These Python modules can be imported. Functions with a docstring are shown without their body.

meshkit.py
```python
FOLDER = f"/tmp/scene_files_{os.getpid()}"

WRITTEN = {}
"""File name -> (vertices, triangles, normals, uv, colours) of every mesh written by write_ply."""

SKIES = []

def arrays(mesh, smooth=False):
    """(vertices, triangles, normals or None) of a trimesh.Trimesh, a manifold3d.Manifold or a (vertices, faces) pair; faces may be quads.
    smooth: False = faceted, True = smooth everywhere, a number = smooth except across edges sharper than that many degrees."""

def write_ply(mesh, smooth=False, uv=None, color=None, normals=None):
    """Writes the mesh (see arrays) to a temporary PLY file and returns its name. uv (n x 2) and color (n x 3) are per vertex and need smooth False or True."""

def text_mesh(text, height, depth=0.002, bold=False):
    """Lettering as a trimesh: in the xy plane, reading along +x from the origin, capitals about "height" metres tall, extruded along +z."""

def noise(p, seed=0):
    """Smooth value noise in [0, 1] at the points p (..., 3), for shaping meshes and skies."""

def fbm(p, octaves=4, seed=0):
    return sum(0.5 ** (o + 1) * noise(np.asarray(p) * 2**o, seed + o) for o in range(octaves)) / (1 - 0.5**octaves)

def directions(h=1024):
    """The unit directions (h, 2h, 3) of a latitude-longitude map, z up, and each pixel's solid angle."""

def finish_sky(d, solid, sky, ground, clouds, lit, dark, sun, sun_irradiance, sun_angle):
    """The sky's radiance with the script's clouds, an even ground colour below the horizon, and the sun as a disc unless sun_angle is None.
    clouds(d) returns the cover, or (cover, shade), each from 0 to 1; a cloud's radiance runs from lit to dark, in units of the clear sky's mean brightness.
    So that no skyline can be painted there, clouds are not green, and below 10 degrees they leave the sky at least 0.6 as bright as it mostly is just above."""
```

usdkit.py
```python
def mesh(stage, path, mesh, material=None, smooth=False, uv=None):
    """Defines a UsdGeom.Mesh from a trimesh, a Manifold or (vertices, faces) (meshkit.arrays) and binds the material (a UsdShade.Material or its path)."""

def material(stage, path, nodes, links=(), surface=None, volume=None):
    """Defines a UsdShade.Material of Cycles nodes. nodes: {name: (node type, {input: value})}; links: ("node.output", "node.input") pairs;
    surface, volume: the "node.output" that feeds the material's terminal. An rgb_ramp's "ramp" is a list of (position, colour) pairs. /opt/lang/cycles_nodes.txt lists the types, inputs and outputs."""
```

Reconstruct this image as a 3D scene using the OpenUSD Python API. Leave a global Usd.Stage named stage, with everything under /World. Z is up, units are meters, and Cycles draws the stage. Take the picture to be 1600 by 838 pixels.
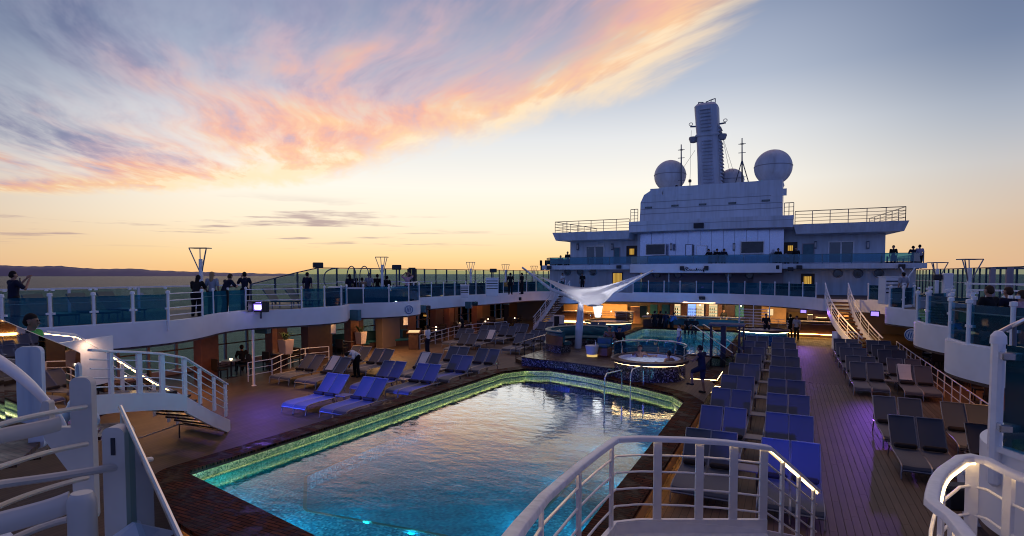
import math, random, numpy as np, trimesh, shapely, usdkit, meshkit, manifold3d
from shapely.geometry import Polygon, Point, LineString, box as sbox
from pxr import Usd, UsdGeom, UsdLux, UsdShade, Gf
random.seed(7); RNG = np.random.default_rng(7)
stage = Usd.Stage.CreateInMemory()
UsdGeom.SetStageUpAxis(stage, 'Z')
UsdGeom.Xform.Define(stage, '/World')
# ------------------------------------------------------------------ camera
# +Y runs along the ship towards the superstructure, +X to starboard, z = 0 is the lido deck
YAW, PITCH, FPX = math.radians(26.3), math.radians(2.5), 870.0
F0 = np.array([-math.sin(YAW), math.cos(YAW), 0]); R = np.array([math.cos(YAW), math.sin(YAW), 0]); UZ = np.array([0, 0, 1.0])
FW = F0 * math.cos(PITCH) - UZ * math.sin(PITCH); UP = UZ * math.cos(PITCH) + F0 * math.sin(PITCH); EYE = np.array([0, 0, 4.6])
cam = UsdGeom.Camera.Define(stage, '/World/camera')
cam.AddTransformOp().Set(Gf.Matrix4d(*[float(q) for q in (*R, 0, *UP, 0, *-FW, 0, *EYE, 1)]))
cam.CreateHorizontalApertureAttr(36.0); cam.CreateFocalLengthAttr(FPX / 1600 * 36); cam.CreateVerticalApertureOffsetAttr(47 / 1600 * 36)
cam.CreateExposureAttr(0.0)
# ------------------------------------------------------------------ sky and sun
SUN_EL = math.radians(.4); sv = F0 - R * 0.06; SUN_AZ = math.atan2(sv[0], sv[1])
SD = np.array([math.sin(SUN_AZ) * math.cos(SUN_EL), math.cos(SUN_AZ) * math.cos(SUN_EL), math.sin(SUN_EL)])
sun = UsdLux.DistantLight.Define(stage, '/World/sun')
sun.CreateNormalizeAttr(True); sun.CreateIntensityAttr(0.008); sun.CreateAngleAttr(3.0); sun.CreateColorAttr(Gf.Vec3f(1, .62, .36))
_x = np.cross([0, 0, 1], SD); _x /= np.linalg.norm(_x); _y = np.cross(SD, _x)
sun.AddTransformOp().Set(Gf.Matrix4d(*[float(q) for q in (*_x, 0, *_y, 0, *SD, 0, 0, 0, 200, 1)]))

def sky_material():
    n, l = {}, []
    def add(name, kind, ins=None, **links):
        n[name] = (kind, ins or {})
        for k, v in links.items():
            l.append((v, f'{name}.{k}'))
        return name
    def m(name, op, a, b=None, c=None, clamp=False):
        ins, lk = {'math_type': op, 'use_clamp': clamp}, {}
        for key, v in (('value1', a), ('value2', b), ('value3', c)):
            if v is None: continue
            if isinstance(v, str): lk[key] = v
            else: ins[key] = float(v)
        add(name, 'math', ins, **lk)
        return name + '.value'
    def rng(name, v, a, b, c=0., d=1., kind='smoothstep'):
        add(name, 'map_range', {'range_type': kind, 'from_min': a, 'from_max': b, 'to_min': c, 'to_max': d, 'clamp': True}, value=v)
        return name + '.result'
    def mix(name, fac, a, b, typ='mix'):
        ins, lk = {'mix_type': typ}, {}
        for key, v in (('fac', fac), ('color1', a), ('color2', b)):
            if isinstance(v, str): lk[key] = v
            else: ins[key] = v
        add(name, 'mix', ins, **lk)
        return name + '.color'
    add('tc', 'texture_coordinate')
    add('rot', 'vector_rotate', {'rotate_type': 'z_axis', 'angle': -YAW}, vector='tc.generated')   # y now points along the view heading
    add('s', 'separate_xyz', vector='rot.vector')
    zc = m('zc', 'maximum', 's.z', 0.012)
    add('phys', 'sky_texture', {'sky_type': 'single_scattering', 'sun_disc': False, 'sun_elevation': SUN_EL + .03, 'sun_rotation': SUN_AZ, 'altitude': 0., 'air_density': 1., 'aerosol_density': .05, 'ozone_density': 3.})
    add('physk', 'mix', {'mix_type': 'multiply', 'fac': 1., 'color2': (.10, .10, .10)}, color1='phys.color')
    # the twilight glow: warm low down towards the sunset, dusky blue and violet behind
    zz = m('zz', 'maximum', 's.z', 0.)
    add('warm', 'rgb_ramp', {'ramp': [(0, (1.02, .58, .24)), (.03, (1.10, .76, .37)), (.085, (1.12, .95, .70)), (.15, (1.08, 1.02, .90)), (.23, (.86, .87, .88)), (.31, (.52, .58, .70)), (.37, (.40, .46, .60)), (.45, (.20, .27, .43)), (.65, (.08, .13, .28)), (1, (.05, .08, .22))]}, fac=zz)
    add('cool', 'rgb_ramp', {'ramp': [(0, (.23, .35, .86)), (.12, (.26, .40, 1.0)), (.3, (.23, .37, .96)), (.55, (.11, .17, .44)), (1, (.055, .085, .22))]}, fac=zz)
    # azimuth weight: 1 towards the sunset
    hx = m('hx', 'multiply', 's.x', 's.x'); hl = m('hl', 'multiply_add', 's.y', 's.y', hx); hr = m('hr', 'sqrt', hl)
    hm = m('hm', 'maximum', hr, .001)
    sx = m('sx', 'subtract', 's.x', 0.); dt = m('dt', 'multiply_add', sx, -.06, 's.y'); az = m('az', 'divide', dt, hm)
    w = rng('w', az, -.35, .95)
    base = mix('base', w, 'cool.color', 'warm.color')
    # slightly rosier and dimmer away from the sunset, still ahead
    side = m('sideb', 'multiply', rng('side', az, .99, .55), rng('sidec', az, -.1, .5))
    base2 = mix('base2', m('sideh', 'multiply', side, rng('lowz', zz, .22, .0)), base, (.80, .50, .31))
    dim = m('dim', 'multiply', rng('dima', az, .95, .70), rng('dimz', zz, -.06, .32))
    base2 = mix('base2b', m('dimk', 'multiply', dim, .9), base2, mix('dimc', 1., base2, (.34, .40, .50), 'multiply'))
    base3 = mix('base3', .06, base2, 'physk.color')
    # ---- high cloud sheet, in the plane of the clouds (u right, v ahead)
    u = m('u', 'divide', 's.x', zc); v = m('v', 'divide', 's.y', zc)
    add('p', 'combine_xyz', {'z': 0.}, x=u, y=v)
    add('pr', 'vector_rotate', {'rotate_type': 'z_axis', 'angle': math.radians(-112)}, vector='p.vector')
    add('warp', 'noise_texture', {'scale': .35, 'detail': 3., 'roughness': .5}, vector='p.vector')
    add('wsub', 'vector_math', {'math_type': 'subtract', 'vector2': (.5, .5, .5)}, vector1='warp.color')
    add('wsc', 'vector_math', {'math_type': 'scale', 'scale': 1.05}, vector1='wsub.vector')
    add('pw', 'vector_math', {'math_type': 'add'}, vector1='pr.vector', vector2='wsc.vector')
    add('mp', 'mapping', {'mapping_type': 'point', 'scale': (.36, 1.25, 1.)}, vector='pw.vector')
    add('n1', 'noise_texture', {'scale': 1.0, 'detail': 9., 'roughness': .6}, vector='mp.vector')
    add('mp2', 'mapping', {'mapping_type': 'point', 'scale': (1.3, 5.2, 1.), 'location': (3.1, 1.7, 0)}, vector='pw.vector')
    add('n2', 'noise_texture', {'scale': 1.0, 'detail': 7., 'roughness': .62}, vector='mp2.vector')
    add('mp3', 'mapping', {'mapping_type': 'point', 'scale': (.55, .8, 1.), 'location': (7.3, 2.2, 0)}, vector='pw.vector')
    add('n3', 'noise_texture', {'scale': 1.0, 'detail': 5., 'roughness': .55}, vector='mp3.vector')
    e1 = m('e1', 'multiply_add', u, 1.02, v); e1 = m('e1b', 'subtract', e1, 3.95)
    e2 = m('e2', 'multiply_add', u, .24, v); e2 = m('e2b', 'subtract', e2, 5.75)
    e3 = m('e3', 'multiply_add', u, 2.2, -1.85)
    e = m('e', 'smoothmax', e1, e2, .5); e = m('ee', 'smoothmax', e, e3, .6)
    nn = m('nn', 'multiply_add', 'n1.fac', 1.5, -.75)
    n2s = m('n2s', 'multiply_add', 'n2.fac', 1.1, -.55)
    ed = m('ed', 'add', e, nn); ed = m('ed2', 'add', ed, n2s)            # < 0 inside the sheet
    cover = rng('cover', ed, .30, -.75)
    thick = rng('thick', 'n3.fac', .34, .66)
    fray = m('frayx', 'multiply', rng('fray', 'n1.fac', .36, .60, .22, 1.), rng('fray2', 'n2.fac', .30, .60, .55, 1.))
    fray = m('frmax', 'maximum', fray, rng('edgeband', ed, -1.9, -.5, 0., .95))
    cov = m('cov', 'multiply', cover, fray)
    behind = rng('behind', 's.y', -.2, .25, .35, 1.)
    cov = m('cov2', 'multiply', cov, behind)
    up = rng('upz', zz, .02, .08); cov = m('cov3', 'multiply', cov, up)
    depth = rng('depth', ed, -.2, -3.6, 0., 1., 'linear')
    tone = m('tone', 'multiply_add', thick, .42, depth); tone = m('tone2', 'multiply_add', 'n2.fac', 1.15, tone); tone = m('tone3', 'subtract', tone, .86, clamp=True)
    add('cc', 'rgb_ramp', {'ramp': [(0, (1.12, .84, .52)), (.14, (1.08, .64, .34)), (.34, (.96, .50, .38)), (.50, (.66, .46, .52)), (.72, (.36, .35, .50)), (1, (.22, .26, .42))]}, fac=tone)
    ccd = mix('ccd', m('dimk2', 'multiply', dim, 1.), 'cc.color', mix('dimc2', 1., 'cc.color', (.50, .52, .60), 'multiply'))
    sky1 = mix('sky1', m('covk', 'multiply', cov, .94), base3, ccd)
    # ---- small dark streaks low over the horizon
    add('mp4', 'mapping', {'mapping_type': 'point', 'scale': (.30, .36, 1.), 'location': (4.4, .6, 0)}, vector='p.vector')
    add('n4', 'noise_texture', {'scale': 1.0, 'detail': 6., 'roughness': .6}, vector='mp4.vector')
    st = rng('st', 'n4.fac', .545, .66); stz = m('stz', 'multiply', rng('sza', zz, .035, .06), rng('szb', zz, .135, .10)); stl = m('stl', 'multiply', st, stz)
    stl = m('stl2', 'multiply', stl, rng('stu', u, 1., -4.)); stl = m('stl3', 'multiply', stl, rng('stb', 's.y', .0, .3))
    sky2 = mix('sky2', m('stk', 'multiply', stl, .75), sky1, (.40, .27, .30))
    add('bg', 'background_shader', {'strength': 1.0}, color=sky2)
    return usdkit.material(stage, '/World/Looks/sky', n, l, surface='bg.background')
dome = UsdLux.DomeLight.Define(stage, '/World/sky')
UsdShade.MaterialBindingAPI.Apply(dome.GetPrim()).Bind(sky_material())
dome.GetPrim().SetCustomDataByKey('kind', 'structure'); dome.GetPrim().SetCustomDataByKey('label', 'sunset sky with pink and orange cloud over the sea'); dome.GetPrim().SetCustomDataByKey('category', 'sky')

# ------------------------------------------------------------------ points of the place read through the lens model
def ray(px, py): return FW + R * ((px - 800) / FPX) + UP * ((466 - py) / FPX)
def Z(px, py, h=0.): d = ray(px, py); return EYE + d * ((h - EYE[2]) / d[2])
def Yp(px, py, y): d = ray(px, py); return EYE + d * (y / d[1])
def Xp(px, py, x): d = ray(px, py); return EYE + d * (x / d[0])
def D(px, py, dist): return EYE + ray(px, py) * dist
def px_of(P): d = np.asarray(P, float) - EYE; z = d @ FW; return 800 + FPX * (d @ R) / z, 466 - FPX * (d @ UP) / z

# ------------------------------------------------------------------ naming and scene helpers
USED = {}
def numbered(parent, name):
    k = (parent, name); i = USED.get(k, 0); USED[k] = i + 1
    return f'{parent}/{name}' if i == 0 else f'{parent}/{name}_{i:03d}'
def meta(prim, label=None, cat=None, group=None, kind=None):
    for k, v in (('label', label), ('category', cat), ('group', group), ('kind', kind)):
        if v: prim.SetCustomDataByKey(k, v)
    return prim
def P_(parent): return '/World' if parent is None else (parent if isinstance(parent, str) else str(parent.GetPath()))
def part(name, mesh, mat, parent=None, label=None, smooth=30, kind=None):
    if isinstance(mesh, MB): mesh = mesh.get()
    path = numbered(P_(parent), name)
    p = usdkit.mesh(stage, path, mesh, M[mat], smooth=smooth).GetPrim()
    if label: p.SetCustomDataByKey('label', label)
    if kind: p.SetCustomDataByKey('kind', kind)
    return p
def thing(name, label, cat, loc=(0, 0, 0), rz=0., group=None):
    x = UsdGeom.Xform.Define(stage, numbered('/World', name))
    x.AddTranslateOp().Set(Gf.Vec3d(*map(float, loc))); x.AddRotateZOp().Set(math.degrees(rz))
    return meta(x.GetPrim(), label, cat, group)
def solo(name, mesh, mat, label, cat, group=None, smooth=30, kind=None):
    return meta(part(name, mesh, mat, None, smooth=smooth), label, cat, group, kind)
def struct(name, mesh, mat, parent=None, smooth=30):
    p = part(name, mesh, mat, parent, smooth=smooth)
    if parent is None: p.SetCustomDataByKey('kind', 'structure')
    return p
PROTO = {}
def copy_of(name, label, cat, loc, rz, group, make, scale=None):
    """The first call builds the thing; later ones reference it."""
    if name not in PROTO:
        PROTO[name] = t = thing(name, label, cat, loc, rz, group); make(t); return t
    t = thing(name, label, cat, loc, rz, group)
    t.GetReferences().AddInternalReference(PROTO[name].GetPath()); t.SetInstanceable(True)
    return t

# ------------------------------------------------------------------ mesh helpers
class MB:
    def __init__(s): s.v, s.f, s.n = [], [], 0
    def add(s, v, f):
        s.v.append(np.asarray(v, float)); s.f.append(np.asarray(f, int) + s.n); s.n += len(v); return s
    def tm(s, m, T=None):
        v = np.array(m.vertices)
        if T is not None: v = v @ np.asarray(T)[:3, :3].T + np.asarray(T)[:3, 3]
        return s.add(v, m.faces)
    def get(s): return trimesh.Trimesh(np.vstack(s.v), np.vstack(s.f), process=False)
    def box(s, x0, y0, z0, x1, y1, z1, c=0.):
        if c <= 0:
            v = np.array([[x, y, z] for x in (x0, x1) for y in (y0, y1) for z in (z0, z1)])
            return s.add(v, [[0, 1, 3], [0, 3, 2], [4, 6, 7], [4, 7, 5], [0, 4, 5], [0, 5, 1], [2, 3, 7], [2, 7, 6], [0, 2, 6], [0, 6, 4], [1, 5, 7], [1, 7, 3]])
        pts = [[x, y, z] for x in (x0, x1) for y in (y0, y1) for z in (z0, z1)]
        o = np.array([(x0 + x1) / 2, (y0 + y1) / 2, (z0 + z1) / 2]); q = []
        for p in pts:
            sg = np.sign(np.array(p) - o)
            for k in range(3):
                w = np.array(p, float)
                for j in range(3):
                    if j != k: w[j] -= sg[j] * c
                q.append(w)
        h = trimesh.convex.convex_hull(np.array(q)); return s.tm(h)
    def beam(s, p, q, w, h, up=(0, 0, 1)):
        p, q = np.asarray(p, float), np.asarray(q, float); t = q - p; t /= np.linalg.norm(t) + 1e-12
        a = np.cross(t, up)
        if np.linalg.norm(a) < 1e-6: a = np.cross(t, (1, 0, 0))
        a /= np.linalg.norm(a); b = np.cross(a, t)
        v = [e + a * i * w / 2 + b * j * h / 2 for e in (p, q) for i, j in ((-1, -1), (1, -1), (1, 1), (-1, 1))]
        return s.add(v, [[0, 1, 2], [0, 2, 3], [4, 6, 5], [4, 7, 6], [0, 4, 5], [0, 5, 1], [1, 5, 6], [1, 6, 2], [2, 6, 7], [2, 7, 3], [3, 7, 4], [3, 4, 0]])
    def tube(s, pts, r, n=6, closed=False, ell=None):
        p = np.asarray(pts, float)
        if not closed: t = np.gradient(p, axis=0)
        else: t = np.roll(p, -1, 0) - np.roll(p, 1, 0)
        t /= np.linalg.norm(t, axis=1, keepdims=True) + 1e-12
        rr = np.broadcast_to(np.asarray(r, float), (len(p),))
        if ell is None:
            a = np.zeros_like(p); ref = np.array([0, 0, 1.]) if abs(t[0][2]) < .9 else np.array([1., 0, 0])
            for i in range(len(p)):
                x = np.cross(t[i], ref)
                if np.linalg.norm(x) < 1e-6: x = np.cross(t[i], (0, 1, 0))
                x /= np.linalg.norm(x); a[i] = x; ref = np.cross(x, t[i])
            b = np.cross(a, t); k = (1, 1)
        else:
            a = np.cross(t, (0, 0, 1.)); a /= np.linalg.norm(a, axis=1, keepdims=True) + 1e-12; b = np.cross(a, t); k = ell
        an = np.arange(n) * 2 * math.pi / n
        v = (p[:, None] + rr[:, None, None] * (k[0] * np.cos(an)[None, :, None] * a[:, None] + k[1] * np.sin(an)[None, :, None] * b[:, None])).reshape(-1, 3)
        f, L = [], len(p)
        for i in range(L if closed else L - 1):
            i2 = (i + 1) % L
            for j in range(n):
                j2 = (j + 1) % n
                f += [[i * n + j, i2 * n + j2, i * n + j2], [i * n + j, i2 * n + j, i2 * n + j2]]
        if not closed:
            for j in range(1, n - 1):
                f += [[0, j, j + 1], [(L - 1) * n, (L - 1) * n + j + 1, (L - 1) * n + j]]
        return s.add(v, f)
    def sweep(s, pts, prof, closed=False):
        """prof: (side, up) ring, counter-clockwise; path roughly horizontal."""
        p = np.asarray(pts, float); prof = np.asarray(prof, float); n, L = len(prof), len(p)
        t = (np.roll(p, -1, 0) - np.roll(p, 1, 0)) if closed else np.gradient(p, axis=0)
        t[:, 2] *= 1; th = t.copy(); th[:, 2] = 0; th /= np.linalg.norm(th, axis=1, keepdims=True) + 1e-12
        a = np.stack([th[:, 1], -th[:, 0], 0 * th[:, 0]], 1)
        d1 = np.roll(p, -1, 0) - p; d0 = p - np.roll(p, 1, 0)
        mit = np.ones(L)
        for i in range(L):
            if not closed and i in (0, L - 1): continue
            x, y = d0[i][:2], d1[i][:2]; c = x @ y / (np.linalg.norm(x) * np.linalg.norm(y) + 1e-12)
            mit[i] = 1 / max(.4, math.sqrt(max(0, (1 + c) / 2)))
        v = (p[:, None] + a[:, None] * (prof[None, :, 0:1] * mit[:, None, None]) + np.array([0, 0, 1.])[None, None] * prof[None, :, 1:2]).reshape(-1, 3)
        f = []
        for i in range(L if closed else L - 1):
            i2 = (i + 1) % L
            for j in range(n):
                j2 = (j + 1) % n
                f += [[i * n + j, i * n + j2, i2 * n + j2], [i * n + j, i2 * n + j2, i2 * n + j]]
        if not closed:
            for j in range(1, n - 1):
                f += [[0, j + 1, j], [(L - 1) * n, (L - 1) * n + j, (L - 1) * n + j + 1]]
        return s.add(v, f)
    def prism(s, poly, z0, z1):
        for g in getattr(poly, 'geoms', [poly]):
            if g.is_empty or g.area < 1e-6: continue
            m = trimesh.creation.extrude_polygon(g, z1 - z0, engine='earcut'); m.apply_translation([0, 0, z0]); s.tm(m)
        return s
    def lathe(s, prof, c=(0, 0, 0), n=24):
        prof = np.asarray(prof, float); k = len(prof); an = np.arange(n) * 2 * math.pi / n
        v = np.stack([prof[:, 0][None] * np.cos(an)[:, None], prof[:, 0][None] * np.sin(an)[:, None], np.broadcast_to(prof[:, 1][None], (n, k))], -1).reshape(-1, 3) + np.asarray(c, float)
        f = []
        for i in range(n):
            i2 = (i + 1) % n
            for j in range(k - 1):
                f += [[i * k + j, i2 * k + j, i2 * k + j + 1], [i * k + j, i2 * k + j + 1, i * k + j + 1]]
        return s.add(v, f)
    def quadpatch(s, G):
        G = np.asarray(G, float); h, w = G.shape[:2]; f = []
        for i in range(h - 1):
            for j in range(w - 1):
                a = i * w + j; f += [[a, a + 1, a + w + 1], [a, a + w + 1, a + w]]
        return s.add(G.reshape(-1, 3), f)
    def hullpts(s, pts): return s.tm(trimesh.convex.convex_hull(np.asarray(pts, float)))
def rect(w, h): return [(-w / 2, -h / 2), (w / 2, -h / 2), (w / 2, h / 2), (-w / 2, h / 2)]
def oval(w, h, n=10): return [(w / 2 * math.cos(i * 2 * math.pi / n), h / 2 * math.sin(i * 2 * math.pi / n)) for i in range(n)]
def spline(pts, n=40, closed=False):
    from scipy.interpolate import splprep, splev
    p = np.asarray(pts, float)
    if closed: p = np.vstack([p, p[:1]])
    tck, _ = splprep(p.T, s=0, k=min(3, len(p) - 1), per=closed); u_ = np.linspace(0, 1, n, endpoint=not closed)
    return np.stack(splev(u_, tck), 1)
def resample(pts, step):
    p = np.asarray(pts, float); d = np.r_[0, np.cumsum(np.linalg.norm(np.diff(p, axis=0), axis=1))]
    k = max(2, int(round(d[-1] / step)) + 1); s_ = np.linspace(0, d[-1], k)
    return np.stack([np.interp(s_, d, p[:, i]) for i in range(p.shape[1])], 1)
def hull_smooth(chains, res=.03, it=6):
    """Chains of (point, radius) pairs become one smooth body."""
    ms = []
    for a, ra, b, rb in chains:
        sa = manifold3d.Manifold.sphere(ra, 12).translate([float(q) for q in a]); sb = manifold3d.Manifold.sphere(rb, 12).translate([float(q) for q in b])
        ms.append(manifold3d.Manifold.batch_hull([sa, sb]))
    m = manifold3d.Manifold.batch_boolean(ms, manifold3d.OpType.Add).refine_to_length(res).to_mesh()
    t = trimesh.Trimesh(m.vert_properties[:, :3], m.tri_verts, process=True)
    if it: trimesh.smoothing.filter_taubin(t, iterations=it)
    return t
ORD = ['first', 'second', 'third', 'fourth', 'fifth', 'sixth', 'seventh', 'eighth', 'ninth', 'tenth', 'eleventh', 'twelfth', 'thirteenth', 'fourteenth', 'fifteenth', 'sixteenth', 'seventeenth', 'eighteenth', 'nineteenth', 'twentieth'] + [f'{n}th' for n in range(21, 80)]
# ------------------------------------------------------------------ materials
M = {}
def mat(name, nodes, links, surface='p.BSDF'):
    M[name] = usdkit.material(stage, '/World/Looks/' + name, nodes, links, surface=surface)
def plain(name, col, rough=.5, metal=0., var=.12, scale=3., spec=.5, bump=0., bscale=40., coat=0., streak=False):
    """A colour that varies a little over the surface, with optional fine relief."""
    c = np.array(col)
    nodes = {'g': ('geometry', {}), 'n': ('noise_texture', {'scale': scale, 'detail': 5., 'roughness': .6}),
             'r': ('rgb_ramp', {'ramp': [(.25, tuple(c * (1 - var))), (.75, tuple(np.minimum(c * (1 + var), 1)))]}),
             'rr': ('map_range', {'from_min': .3, 'from_max': .7, 'to_min': max(.02, rough - .08), 'to_max': min(1, rough + .08), 'clamp': True}),
             'p': ('principled_bsdf', {'metallic': metal, 'specular_ior_level': spec, 'coat_weight': coat})}
    links = [('g.position', 'n.vector'), ('n.fac', 'r.fac'), ('r.color', 'p.base_color'), ('n.fac', 'rr.value'), ('rr.result', 'p.roughness')]
    if streak:
        nodes['smp'] = ('mapping', {'mapping_type': 'point', 'scale': (2.2, 2.2, .16)}); nodes['sno'] = ('noise_texture', {'scale': 1., 'detail': 6., 'roughness': .7}); nodes['srp'] = ('rgb_ramp', {'ramp': [(.40, (1, 1, 1)), (.66, (.80, .79, .77)), (.8, (.66, .60, .54))]}); nodes['sm'] = ('mix', {'mix_type': 'multiply', 'fac': 1.})
        links = [q for q in links if q[1] != 'p.base_color'] + [('g.position', 'smp.vector'), ('smp.vector', 'sno.vector'), ('sno.fac', 'srp.fac'), ('r.color', 'sm.color1'), ('srp.color', 'sm.color2'), ('sm.color', 'p.base_color')]
    if bump:
        nodes['bn'] = ('noise_texture', {'scale': bscale, 'detail': 4.}); nodes['b'] = ('bump', {'strength': bump, 'distance': .01})
        links += [('g.position', 'bn.vector'), ('bn.fac', 'b.height'), ('b.normal', 'p.normal')]
    mat(name, nodes, links)
def emit(name, col, strength):
    mat(name, {'e': ('emission', {'color': col, 'strength': strength})}, [], 'e.emission')
def planks(name, cols, width, length, along='y', rough=.55, mortar=.06, wet=0., stain=False):
    """Boards with dark caulking: brick texture over world x/y, boards running along the given axis."""
    rot = (0, 0, math.pi / 2) if along == 'y' else (0, 0, 0)
    nodes = {'g': ('geometry', {}), 'mp': ('mapping', {'mapping_type': 'point', 'rotation': rot}),
             'b': ('brick_texture', {'offset': .5, 'offset_frequency': 2, 'scale': 1., 'brick_width': length, 'row_height': width, 'mortar_size': width * mortar, 'mortar_smooth': .2, 'color1': cols[0], 'color2': cols[1], 'mortar': cols[2]}),
             'n': ('noise_texture', {'scale': .6, 'detail': 6., 'roughness': .65}), 'gr': ('mapping', {'mapping_type': 'point', 'scale': (60, 3, 3) if along == 'y' else (3, 60, 3)}), 'gn': ('noise_texture', {'scale': 1., 'detail': 3.}),
             'nr': ('rgb_ramp', {'ramp': [(.3, (.62, .62, .62)), (.7, (1.25, 1.22, 1.2))]}), 'm1': ('mix', {'mix_type': 'multiply', 'fac': .8}),
             'gnr': ('rgb_ramp', {'ramp': [(.3, (.75, .75, .75)), (.7, (1.15, 1.15, 1.15))]}), 'm2': ('mix', {'mix_type': 'multiply', 'fac': .7}),
             'rr': ('map_range', {'from_min': .42, 'from_max': .6, 'to_min': rough, 'to_max': max(.12, rough - wet), 'clamp': True}),
             'bp': ('bump', {'strength': .5, 'distance': .006, 'invert': True}), 'p': ('principled_bsdf', {'specular_ior_level': .05 if stain else .35})}
    links = [('g.position', 'mp.vector'), ('mp.vector', 'b.vector'), ('g.position', 'n.vector'), ('n.fac', 'nr.fac'), ('b.color', 'm1.color1'), ('nr.color', 'm1.color2'), ('g.position', 'gr.vector'), ('gr.vector', 'gn.vector'), ('gn.fac', 'gnr.fac'), ('m1.color', 'm2.color1'), ('gnr.color', 'm2.color2'), ('m2.color', 'p.base_color'), ('n.fac', 'rr.value'), ('rr.result', 'p.roughness'), ('b.fac', 'bp.height'), ('bp.normal', 'p.normal')]
    if stain:
        nodes['sn'] = ('noise_texture', {'scale': 2.3, 'detail': 7., 'roughness': .62, 'distortion': .4}); nodes['sr'] = ('rgb_ramp', {'ramp': [(.46, (1.25, 1.2, 1.18)), (.52, (.42, .40, .40))]}); nodes['m3'] = ('mix', {'mix_type': 'multiply', 'fac': 1.})
        links = [q for q in links if q[1] not in ('p.base_color', 'rr.value')] + [('g.position', 'sn.vector'), ('sn.fac', 'sr.fac'), ('m2.color', 'm3.color1'), ('sr.color', 'm3.color2'), ('m3.color', 'p.base_color'), ('sn.fac', 'rr.value')]
    mat(name, nodes, links)
def mosaic(name, ramp, cell=.025, rough=.25, grout=(.12, .12, .12)):
    """Little tiles of mixed colour: a random colour per cell of a 3D grid, with a few lighter patches."""
    nodes = {'g': ('geometry', {}), 'sc': ('vector_math', {'math_type': 'scale', 'scale': 1 / cell}), 'of': ('vector_math', {'math_type': 'add', 'vector2': (.37, .41, .33)}), 'fl': ('vector_math', {'math_type': 'floor'}), 'w': ('white_noise_texture', {'dimensions': '3D'}),
             'r': ('rgb_ramp', {'ramp': ramp, 'interpolate': True}), 'n': ('noise_texture', {'scale': 1.5, 'detail': 4.}), 'nr': ('rgb_ramp', {'ramp': [(.3, (.75, .75, .75)), (.7, (1.2, 1.2, 1.2))]}), 'm': ('mix', {'mix_type': 'multiply', 'fac': 1.}), 'p': ('principled_bsdf', {'roughness': rough})}
    mat(name, nodes, [('g.position', 'sc.vector1'), ('sc.vector', 'of.vector1'), ('of.vector', 'fl.vector1'), ('fl.vector', 'w.vector'), ('w.value', 'r.fac'), ('g.position', 'n.vector'), ('n.fac', 'nr.fac'), ('r.color', 'm.color1'), ('nr.color', 'm.color2'), ('m.color', 'p.base_color')])
def pane(name, tint, ior=1.5, rough=.02, dirt=.0):
    nodes = {'fr': ('fresnel', {'IOR': ior}), 't': ('transparent_bsdf', {'color': tint}), 'g': ('glossy_bsdf', {'color': (.9, .95, 1.), 'roughness': rough}), 'm': ('mix_closure', {})}
    mat(name, nodes, [('fr.fac', 'm.fac'), ('t.BSDF', 'm.closure1'), ('g.BSDF', 'm.closure2')], 'm.closure')
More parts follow.
